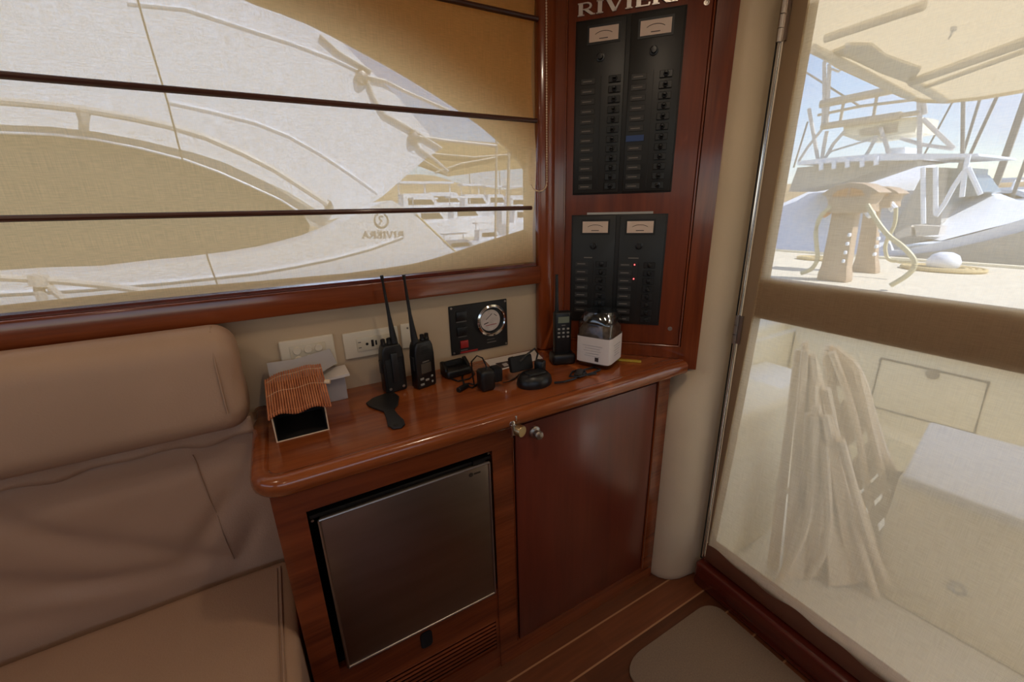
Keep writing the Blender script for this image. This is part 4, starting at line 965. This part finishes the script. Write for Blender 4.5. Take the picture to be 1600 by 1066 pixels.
hose('shore_power_cord', [(1400, 325), (1398, 350), (1385, 378), (1384, 395), (1392, 407), (1425, 410)], 9.2, .03, 'thin shore power cord hanging from the farther dock pedestal')
# mooring ball with coiled rope
fb_ = PX(1477, 401, 11.0); q = MB(); c_ = V3((11.0, fb_.y, DZ)); q.lathe(c_, [(.001, 0), (.17, .01), (.23, .08), (.24, .17), (.19, .28), (.10, .33), (.001, .34)], n=24); T(q.build('mooring_buoy', 'boat_white', smooth=60), 'white round buoy sitting in a coil of rope on the dock', 'buoy')
q = MB(); 
for k in range(4):
    R__ = .29+.07*k; q.tube([V3((11.0+R__*math.cos(a_*PI/12)*.9, fb_.y+R__*math.sin(a_*PI/12)*1.15, DZ+.035)) for a_ in range(25)], .035, 6, caps=False)
T(q.build('rope_coil', 'rope'), 'coiled tan rope on the dock around the white buoy', 'rope')
c_ = PX(1276, 391, 11.0); q = MB()
for k in range(3):
    R__ = .16+.07*k; q.tube([V3((11.0+R__*math.cos(a_*PI/12)*.9, c_.y+R__*math.sin(a_*PI/12)*1.15, DZ+.035)) for a_ in range(25)], .035, 6, caps=False)
T(q.build('rope_coil', 'rope'), 'small coil of tan rope on the dock left of the pedestals', 'rope')
# ---------------- sportfisher moored beyond the dock
sf = thing('sportfishing_boat', (14.5, 4.5, -.6), 'white sportfishing boat with tall tuna tower moored beyond the dock', 'boat', 'moored boats')
def slab(name, pts, X, dep, m, par, bev=0, sm=0):
    q = MB(); q.prism([PX(x, y, X) for x, y in pts], (dep, 0, 0))
    if bev: q.bevel(bev, 2, 40)
    return q.build(name, m, par, smooth=sm)
def slope(name, pts, X0, k, dep, m, par):
    ym = max(p[1] for p in pts); q = MB(); q.prism([PX(x, y, X0+k*(ym-y)) for x, y in pts], (dep, 0, -.02)); return q.build(name, m, par, smooth=0)
slab('hull', [(1150, 395), (1290, 392), (1400, 392), (1470, 378), (1540, 360), (1640, 330), (1640, 350), (1560, 385), (1480, 420), (1150, 425)], 13.2, 4.0, 'boat_white', sf)
slab('hull_side', [(1385, 402), (1470, 392), (1560, 372), (1640, 350), (1640, 470), (1385, 470)], 13.0, .15, 'boat_grey_shade', sf)  # shaded side of the white hull, painted in as a grey slab
slope('front_cover', [(1208, 362), (1218, 320), (1262, 300), (1320, 280), (1392, 254), (1450, 256), (1432, 300), (1398, 350), (1384, 400), (1210, 396)], 12.9, .026, .6, 'boat_white', sf)
slab('cabin_side', [(1398, 360), (1446, 262), (1478, 262), (1470, 350), (1462, 372), (1430, 380), (1398, 385)], 13.9, 2.0, 'boat_grey_shade', sf)
slab('enclosure', [(1232, 300), (1246, 262), (1400, 247), (1440, 252), (1392, 258), (1320, 284)], 13.8, 1.6, 'boat_grey_shade', sf)
slab('windscreen', [(1464, 266), (1508, 262), (1506, 285), (1478, 320), (1466, 322)], 14.1, 1.6, 'boat_glass2', sf)
slab('windscreen', [(1510, 272), (1530, 300), (1500, 308), (1492, 300)], 14.1, 1.6, 'boat_glass2', sf)
slope('foredeck', [(1456, 345), (1475, 322), (1500, 300), (1540, 302), (1565, 312), (1640, 318), (1640, 334), (1540, 358), (1470, 376), (1440, 372)], 13.3, .03, 1.2, 'boat_white', sf)
slab('roof', [(1246, 252), (1290, 247), (1370, 240), (1528, 240), (1530, 244), (1440, 249), (1330, 252), (1246, 258)], 13.2, 2.6, 'boat_white', sf)
slab('radar', [(1386, 232), (1414, 230), (1415, 240), (1386, 241)], 14, .8, 'boat_white', sf)
slab('bulwark_locker', [(1398, 365), (1424, 352), (1424, 368), (1400, 374)], 13.1, .4, 'boat_trim', sf)
slab('bulwark_locker', [(1428, 352), (1470, 354), (1466, 367), (1432, 370)], 13.1, .4, 'boat_trim', sf)
for a, b in (((1283, 253), (1283, 266)), ((1303, 251), (1303, 264)), ((1324, 249), (1324, 262)), ((1347, 247), (1347, 261)), ((1369, 245), (1369, 258))):
    q = MB(); q.tube([PX(*a, 13.15), PX(*b, 13.15)], .05, 6); q.build('canopy_strap', 'boat_white', sf)
q = MB()
for pts_ in (((1513, 242), (1506, 280), (1503, 308)), ((1513, 262), (1532, 304)), ((1506, 268), (1490, 292), (1476, 318), (1462, 338)), ((1462, 262), (1462, 335)), ((1442, 262), (1443, 350))):
    q.tube([PX(*p, 13.0) for p in pts_], .045, 6)
q.build('roof_post', 'boat_white', sf)
tw = MB()
X = 13.6
for pts_, r in ((((1288, 96), (1293, 93), (1300, 92), (1330, 97)), .05), (((1288, 96), (1288, 150), (1286, 195)), .045), (((1296, 100), (1294, 150), (1292, 197)), .045), (((1300, 108), (1310, 112), (1318, 104)), .03),
    (((1436, 145), (1437, 180), (1437, 258)), .05), (((1441, 140), (1446, 178)), .045),
    (((1286, 200), (1262, 230), (1248, 252)), .035), (((1320, 205), (1302, 225), (1288, 250)), .04), (((1292, 205), (1288, 225), (1284, 250)), .045), (((1370, 212), (1358, 235), (1351, 246)), .04), (((1376, 200), (1386, 230), (1391, 254)), .045),
    (((1442, 186), (1462, 205), (1490, 232)), .05), (((1408, 216), (1440, 226), (1490, 233)), .045), (((1264, 170), (1272, 215), (1278, 250)), .045), (((1360, 218), (1300, 236), (1288, 246)), .025)):
    tw.tube([PX(*p, X) for p in pts_], r, 6)
tw.build('tower_tube', 'boat_trim', sf)
rail = MB()
for a, b, r in (((1282, 164), (1405, 139), .09), ((1282, 160), (1405, 135), .05), ((1278, 180), (1345, 166), .035), ((1345, 166), (1435, 155), .035), ((1284, 198), (1408, 180), .09), ((1402, 181), (1438, 176), .06), ((1318, 160), (1313, 190), .035), ((1370, 150), (1365, 182), .035)):
    rail.tube([PX(*a, X), PX(*b, X)], r, 6)
rail.build('tower_railing', 'tan_frame', sf)
slab('tower_seat', [(1318, 192), (1436, 182), (1430, 206), (1340, 220), (1318, 212)], 13.7, 1.2, 'deck_cream', sf)
slab('tower_panel', [(1343, 203), (1402, 192), (1400, 206), (1345, 212)], 13.66, .04, 'tan_frame', sf)
slab('tower_roof', [(1298, 100), (1312, 93), (1332, 98), (1340, 104), (1322, 109), (1306, 107)], 13.5, 1.4, 'awning', sf)
# outrigger, masts
for i, (a, b, X_, r, lb_) in enumerate((((1505, 160), (1504, 235), 22, .06, 'short white mast rising behind the boat roof'), ((1531, 155), (1505, 240), 30, .06, 'thin leaning grey mast left of the tall pair'), ((1555, 157), (1512, 250), 34.5, .08, 'leaning grey mast just right of the boat roof post'),
        ((1608, 140), (1555, 290), 34, .16, 'thick leaning grey mast near the right edge'), ((1625, 190), (1585, 300), 36, .09, 'thin leaning mast cut by the right edge'), ((1490, 156), (1445, 240), 32, .045, 'faint thin outrigger pole behind the tower'))):
    a_ = PX(*a, X_); b_ = PX(*b, X_); d_ = (a_-b_); q = MB(); q.tube([b_-d_*((b_.z+1.2)/d_.z), a_+d_*.9], r, 6); T(q.build('boat_mast', 'mast'), lb_, 'mast', 'masts beyond the dock')
for a, b, X_ in (((1258, 112), (1342, 165), 14.0), ((1262, 190), (1240, 262), 14.2)):
    q = MB(); q.tube([PX(*a, X_), PX(*b, X_)], .025, 5); q.build('rigging_wire', 'mast', sf)
# distant moored boats
def small_boat(P, ydir, L_, h, label, m='boat_white', tower=False):
    t = thing('moored_boat', (P.x, P.y, -1.2), label, 'boat', 'moored boats')
    u_ = V3(ydir).normalized(); n_ = V3((-u_.y, u_.x, 0)); z0 = -1.2
    def pt(a, z): return V3((P.x, P.y, 0))+u_*(a*L_)+V3((0, 0, z))
    q = MB(); q.prism([pt(-.5, z0)-n_*L_*.13, pt(.38, z0)-n_*L_*.13, pt(.52, h*.45)-n_*L_*.13, pt(.5, h*.5)-n_*L_*.13, pt(-.5, h*.36)-n_*L_*.13], n_*L_*.26); q.build('hull', m, t, smooth=0)
    q = MB(); q.prism([pt(-.3, h*.36)-n_*L_*.1, pt(.28, h*.42)-n_*L_*.1, pt(.12, h*.72)-n_*L_*.1, pt(-.28, h*.72)-n_*L_*.1], n_*L_*.2); q.build('cabin', m, t, smooth=0)
    q = MB(); q.prism([pt(-.22, h*.50)-n_*L_*.105, pt(.17, h*.50)-n_*L_*.105, pt(.10, h*.63)-n_*L_*.105, pt(-.22, h*.63)-n_*L_*.105], n_*L_*.21); q.build('window', 'boat_glass', t, smooth=0)
    q = MB(); q.prism([pt(-.32, h*.92)-n_*L_*.1, pt(.1, h*.92)-n_*L_*.1, pt(.1, h*.96)-n_*L_*.1, pt(-.32, h*.96)-n_*L_*.1], n_*L_*.2)
    for a in (-.3, .08): q.tube([pt(a, h*.7), pt(a, h*.93)], L_*.008, 5)
    q.build('canopy', m, t, smooth=0)
    return t
for (x, y, X_, d, L_, h, lb_) in ((1556, 292, 40, (0, -1, 0), 9, 2.3, 'small moored boat beyond the bow, between the leaning masts'), (1592, 290, 46, (.2, -1, 0), 9, 2.6, 'distant moored boat at the right edge of the door view')):
    small_boat(PX(x, y, X_), d, L_, h, lb_)
# ================================================================== view through the side window
nb = thing('motor_yacht', (-.5, 3.6, -1.2), 'large white motor yacht moored close outside the side window', 'boat', 'moored boats')
NY = 3.4
def nslab(name, pts, Y, dep, m, par, bev=0, extra=(), sm=0, parts_pre=()):
    P = [V3(p) for p in parts_pre]+[PY(x, y, Y) for x, y in pts]+[V3(p) for p in extra]
    q = MB(); q.prism(P, (0, dep, 0))
    if bev: q.bevel(bev, 3, 40)
    return q.build(name, m, par, smooth=sm)
# superstructure: big raked side, ends in the swept lower corner
nslab('superstructure', [(430, -40), (500, 30), (560, 92), (620, 150), (690, 232), (668, 246), (640, 270), (600, 305), (560, 332), (520, 343), (480, 352), (300, 420), (0, 440)], NY, 2.2, 'boat_white', nb, extra=((-3.2, NY, .9), (-3.2, NY, 3.4), (-.2, NY, 3.4)))
# long dark side window, set proud in its moulded surround
el = [(-140, 196), (-60, 199), (0, 207), (80, 210), (150, 218), (220, 232), (290, 250), (340, 268), (390, 290), (440, 313), (474, 335), (484, 352), (482, 364), (455, 376), (420, 388), (380, 397), (330, 404), (270, 412), (200, 419), (110, 426), (0, 432), (-140, 440)]
sr = [(-140, 183), (-60, 187), (0, 195), (80, 198), (150, 206), (220, 219), (300, 238), (350, 254), (400, 277), (450, 300), (490, 325), (512, 347), (545, 342), (600, 315), (604, 322), (560, 348), (515, 362), (484, 352), (474, 335), (440, 313), (390, 290), (340, 268), (290, 250), (220, 232), (150, 218), (80, 210), (0, 207), (-60, 199), (-140, 196)]
nslab('window', el, NY-.03, .06, 'boat_glass', nb)
nslab('window_surround', sr, NY-.07, .10, 'boat_grey_shade', nb)
q = MB(); q.tube([PY(x, y, NY-.08) for x, y in el[:11]], .008, 6); q.build('window_trim', 'boat_white', nb)
# hand rail above the window
hr = [(-140, 154), (-60, 155), (0, 158), (60, 163), (130, 171), (200, 183), (260, 196), (320, 214), (380, 240), (430, 266), (475, 295), (512, 319)]
q = MB(); q.tube([PY(x, y, NY-.16) for x, y in hr], .020, 8); hro = q.build('handrail', 'boat_trim', nb)
q = MB(); q.tube([PY(129, 172, NY-.16), PY(131, 190, NY-.15), PY(131, 206, NY-.03)], [.034, .022, .022], 8); q.build('stanchion', 'boat_trim', hro)
q = MB(); q.tube([PY(512, 319, NY-.16), PY(515, 325, NY-.02)], .03, 8); q.build('end_fitting', 'steel_dull', hro)
# moulding lines
for pts_ in ([(200, 5), (290, 14), (400, 50), (450, 66), (520, 92), (600, 130)], [(265, 160), (330, 174), (400, 192), (450, 212), (500, 240), (545, 270), (590, 302)]):
    q = MB(); q.tube([PY(x, y, NY-.002) for x, y in pts_], .010, 6); q.build('moulding', 'boat_white', nb)
# covered bow / bulwark rising in front
bw = [(640, 330), (612, 313), (602, 314), (560, 334), (520, 356), (480, 372), (440, 383), (400, 393), (340, 403), (270, 412), (200, 419), (110, 430), (0, 434), (-140, 444)]
nslab('bulwark', bw, NY-.5, .45, 'boat_white', nb, extra=((-2.2, NY-.5, .2), (.9, NY-.5, .2)), parts_pre=[PY(760, 420, NY-.5), PY(708, 392, NY-.5), PY(690, 378, NY-.5), PY(665, 352, NY-.5)])
q = MB(); q.tube([PY(x, y, NY-.505) for x, y in ((-60, 462), (130, 452), (270, 440), (400, 426), (460, 416), (520, 404), (580, 388), (630, 370))], .008, 6); q.build('moulding', 'boat_white', nb)
# mirrored name and round emblem, as they read through the cloth from inside
q = MB(); a_ = PY(632, 370, NY-.51); b_ = PY(567, 370, NY-.51); Ln = (b_-a_).length
uu_ = (b_-a_).normalized(); lettering(q, 'RIVIERA', a_, uu_, V3((0, 0, 1)), Ln/7.25, .006, wide=1.35, weight=.62); q.build('name_lettering', 'logo_grey', nb, smooth=0)
c_ = PY(596, 344, NY-.502); rr_ = .044; q = MB()
q.tube([c_+V3((math.cos(a)*rr_, 0, math.sin(a)*rr_)) for a in [PI*(.62+1.72*k/24) for k in range(25)]], [.003+.004*math.sin(PI*k/24) for k in range(25)], 6)
q.tube([c_+V3(((-x_)*rr_, 0, z_*rr_)) for x_, z_ in ((-.35, .55), (0, .62), (.3, .4), (.2, .08), (-.1, 0), (.05, -.2), (.4, -.55))], .004, 6); q.build('emblem', 'logo_grey', nb)
# bow rail low at the left
q = MB()
for pts_, r in (([(-60, 428), (0, 434), (60, 437), (110, 441), (170, 447), (232, 456)], .016), ([(58, 434), (62, 455), (70, 480)], .020), ([(66, 438), (88, 458), (108, 475)], .016)):
    q.tube([PY(x, y, NY-.75) for x, y in pts_], r, 8)
q.tube([PY(60, 430, NY-.75), PY(62, 447, NY-.75)], .036, 8); q.build('bow_rail', 'boat_trim', nb)
# windscreen brackets at the raked front edge
for pts_ in ([(566, 118), (575, 128), (584, 152), (600, 178), (640, 200), (690, 232)], [(572, 120), (600, 126), (640, 146), (700, 172)], [(500, 55), (530, 82), (580, 112)], [(645, 215), (655, 232), (680, 250), (700, 268)], [(650, 213), (680, 217), (700, 220), (775, 228)]):
    q = MB(); q.tube([PY(x, y, NY-.016) for x, y in pts_], .013, 7); q.build('screen_bracket', 'boat_trim', nb)
for x, y in ((566, 119), (648, 214)):
    q = MB(); c_ = PY(x, y, NY-.035); q.lathe(c_+V3((0, .03, 0)), [(.001, 0), (.04, 0), (.045, .02), (.03, .05), (.001, .055)], (0, -1, 0), 14); q.build('bracket_foot', 'steel_dull', nb)
# dark cord hanging outside the window
q = MB(); Yc = 1.55; q.tube([PY(206, -30, Yc), PY(215, 0, Yc), PY(232, 60, Yc), PY(262, 160, Yc), PY(285, 250, Yc), PY(305, 325, Yc), PY(325, 405, Yc), PY(340, 446, Yc), PY(350, 480, Yc)], .0022, 6)
T(q.build('cord', 'rope_dark'), 'thin dark cord stretched down outside the side window', 'cord')
# tan shade sails, poles
for pts_, Y, lb_ in (([(672, 240), (690, 222), (755, 226), (835, 232), (835, 262), (760, 268), (700, 276), (660, 262)], 9, 'tan shade canopy over the marina walk, upper sheet'), ):
    P = [PY(x, y, Y) for x, y in pts_]; q = MB(); q.prism(P, (0, 1.5, .3)); q.build
    o = q.build('shade_canopy', 'tan_canvas', smooth=0); T(o, lb_, 'canopy')
    q = MB()
    for l_ in ([(672, 240), (740, 246), (820, 240)], [(680, 270), (720, 256), (775, 246)], [(660, 250), (700, 274)]): q.tube([PY(x, y, Y-.05) for x, y in l_], .025, 6)
    q.build('rib', 'tan_frame', o)
for x0, y0, x1, y1, r, lb_ in ((777, 120, 774, 382, .020, 'thin dark pole outside, left of the two near the window corner'), (795, 238, 793, 372, .026, 'thin pale pole outside, right of the two near the window corner')):
    q = MB(); q.tube([PY(x0, y0, 6), PY(x1, y1, 6), V3((PY(x1, y1, 6).x-.02, 6, -1.2))], r, 6); T(q.build('awning_pole', 'tan_frame'), lb_, 'pole')
q = MB(); q.tube([PY(650, 335, 5), PY(712, 394, 5)], .012, 6); T(q.build('mooring_line', 'rope'), 'mooring line slanting down from the white yacht', 'rope')
# marina beyond: quays, boats
for i, (x0, x1, y0, y1, z) in enumerate(((3.5, 60, 13.4, 14.8, -.62), (1.5, 14, 6.6, 7.6, -.75), (6, 90, 26, 28, -.55), (10, 120, 46, 52, -.2))):
    q = MB(); q.bb(x0, x1, y0, y1, -1.2, z); struct(q.build('quay', 'quay', smooth=0))
for (x, y, Y, L_, h, lb_) in ((655, 292, 31, 5.2, 3.4, 'white moored boat nearest the yacht in the side window view'), (694, 288, 40, 7, 4.0, 'long white moored boat in the centre of the marina view'), (742, 292, 35, 4.6, 3.5, 'white moored boat in the row left of the two poles'), (812, 296, 32, 4.6, 3.2, 'white moored boat in the row right of the two poles'),
        (672, 316, 18, 2.6, 1.9, 'small white boat low beside the yacht in the marina view'), (728, 322, 20, 3.0, 2.0, 'small white boat below the centre of the marina view'), (762, 336, 12.2, 1.5, .95, 'little white tender moored just left of the poles'), (818, 322, 17, 2.4, 1.8, 'small white boat low at the right corner of the side window'), (716, 344, 10.6, 1.5, .75, 'little white tender nearest the yacht, low in the marina view'), (775, 300, 44, 5, 3.9, 'distant white boat seen between the two poles')):
    p = PY(x, y, Y); small_boat(p, (1, .1, 0), L_, h, lb_)
for k, (x, y) in enumerate(((664, 283), (734, 282), (781, 288))):
    p = PY(x, y, 60); q = MB(); q.tube([V3((p.x, 60, -1.2)), V3((p.x, 60, 5+2*k))], .07, 5); T(q.build('boat_mast', 'mast'), ('mast nearest the white yacht in the far marina', 'middle mast of the far marina', 'mast just left of the poles in the far marina')[k], 'mast', 'masts beyond the dock')
# ================================================================== cabin lamps (in the ceiling, above and behind the camera)
def downlight(x, y, p, label):
    t = thing('ceiling_light', (x, y, CE), label, 'ceiling light', 'cabin downlights')
    q = MB(); q.lathe((x, y, CE-.001), [(.050, 0), (.050, .006), (.040, .010), (.038, .004), (.036, .002)], (0, 0, -1), 24); q.build('rim', 'steel_dull', t)
    q = MB(); q.lathe((x, y, CE-.002), [(.001, 0), (.036, 0), (.036, .003), (.001, .004)], (0, 0, -1), 20); q.build('lamp_disc', M['lamp'], t)
    l = bpy.data.lights.new('downlight', 'AREA'); l.shape = 'DISK'; l.size = .075; l.energy = p; l.color = (1.0, .80, .60)
    o = bpy.data.objects.new('downlight', l); COL.objects.link(o); o.parent = t; o.location = (0, 0, -.012)
mat('lamp', (255, 225, 190), .5, emit=(255, 225, 190), estr=6)
for k, (x, y, p) in enumerate(LAMPS):
    downlight(x, y, p, ('ceiling light over the counter front', 'ceiling light over the sofa', 'ceiling light behind the camera', 'ceiling light near the aft door')[k])
# ================================================================== sun and sky
sun = bpy.data.lights.new('sun', 'SUN'); sun.energy = SUN_E; sun.angle = .01; sun.color = (1, .96, .90)
so = bpy.data.objects.new('sun', sun); COL.objects.link(so)
el_, az_ = math.radians(48), math.radians(-60)
sd_ = V3((math.cos(el_)*math.cos(az_), math.cos(el_)*math.sin(az_), math.sin(el_))); so.rotation_euler = sd_.to_track_quat('Z', 'Y').to_euler()
w = bpy.data.worlds.new('world'); S.world = w; w.use_nodes = True; N = w.node_tree.nodes; L = w.node_tree.links; N.clear()
out = N.new('ShaderNodeOutputWorld'); bg = N.new('ShaderNodeBackground'); L.new(bg.outputs[0], out.inputs[0])
sk = N.new('ShaderNodeTexSky'); sk.sky_type = 'NISHITA'; sk.sun_disc = False; sk.sun_elevation = el_; sk.sun_rotation = PI/2-az_; sk.air_density = 1.0; sk.dust_density = .3; sk.ozone_density = 1.0
tc = N.new('ShaderNodeTexCoord'); mp = N.new('ShaderNodeMapping'); L.new(tc.outputs['Generated'], mp.inputs[0]); mp.inputs['Scale'].default_value = (1, 1, 2.6)
nz = N.new('ShaderNodeTexNoise'); nz.inputs['Scale'].default_value = 2.6; nz.inputs['Detail'].default_value = 7; nz.inputs['Roughness'].default_value = .55; L.new(mp.outputs[0], nz.inputs[0])
rp = N.new('ShaderNodeMapRange'); L.new(nz.outputs[0], rp.inputs[0]); rp.inputs[1].default_value = .42; rp.inputs[2].default_value = .70; rp.inputs[3].default_value = .12; rp.inputs[4].default_value = .85
ml = N.new('ShaderNodeVectorMath'); ml.operation = 'SCALE'; L.new(sk.outputs[0], ml.inputs[0]); ml.inputs['Scale'].default_value = SKY_S
mx = N.new('ShaderNodeMix'); mx.data_type = 'RGBA'; L.new(rp.outputs[0], mx.inputs[0]); L.new(ml.outputs[0], mx.inputs[6]); mx.inputs[7].default_value = (.80, .82, 1.06, 1)
L.new(mx.outputs[2], bg.inputs[0]); bg.inputs[1].default_value = 1
S.view_settings.view_transform = 'Standard'; S.view_settings.look = 'None'; S.view_settings.gamma = 1; S.view_settings.exposure = EXPO
try: S.view_settings.use_curve_mapping = False
except Exception: pass
S.cycles.max_bounces = 10; S.cycles.diffuse_bounces = 5; S.cycles.transparent_max_bounces = 24; S.cycles.glossy_bounces = 4
S.cycles.use_denoising = True; S.cycles.sample_clamp_indirect = 6
S.cycles.caustics_reflective = False; S.cycles.caustics_refractive = False
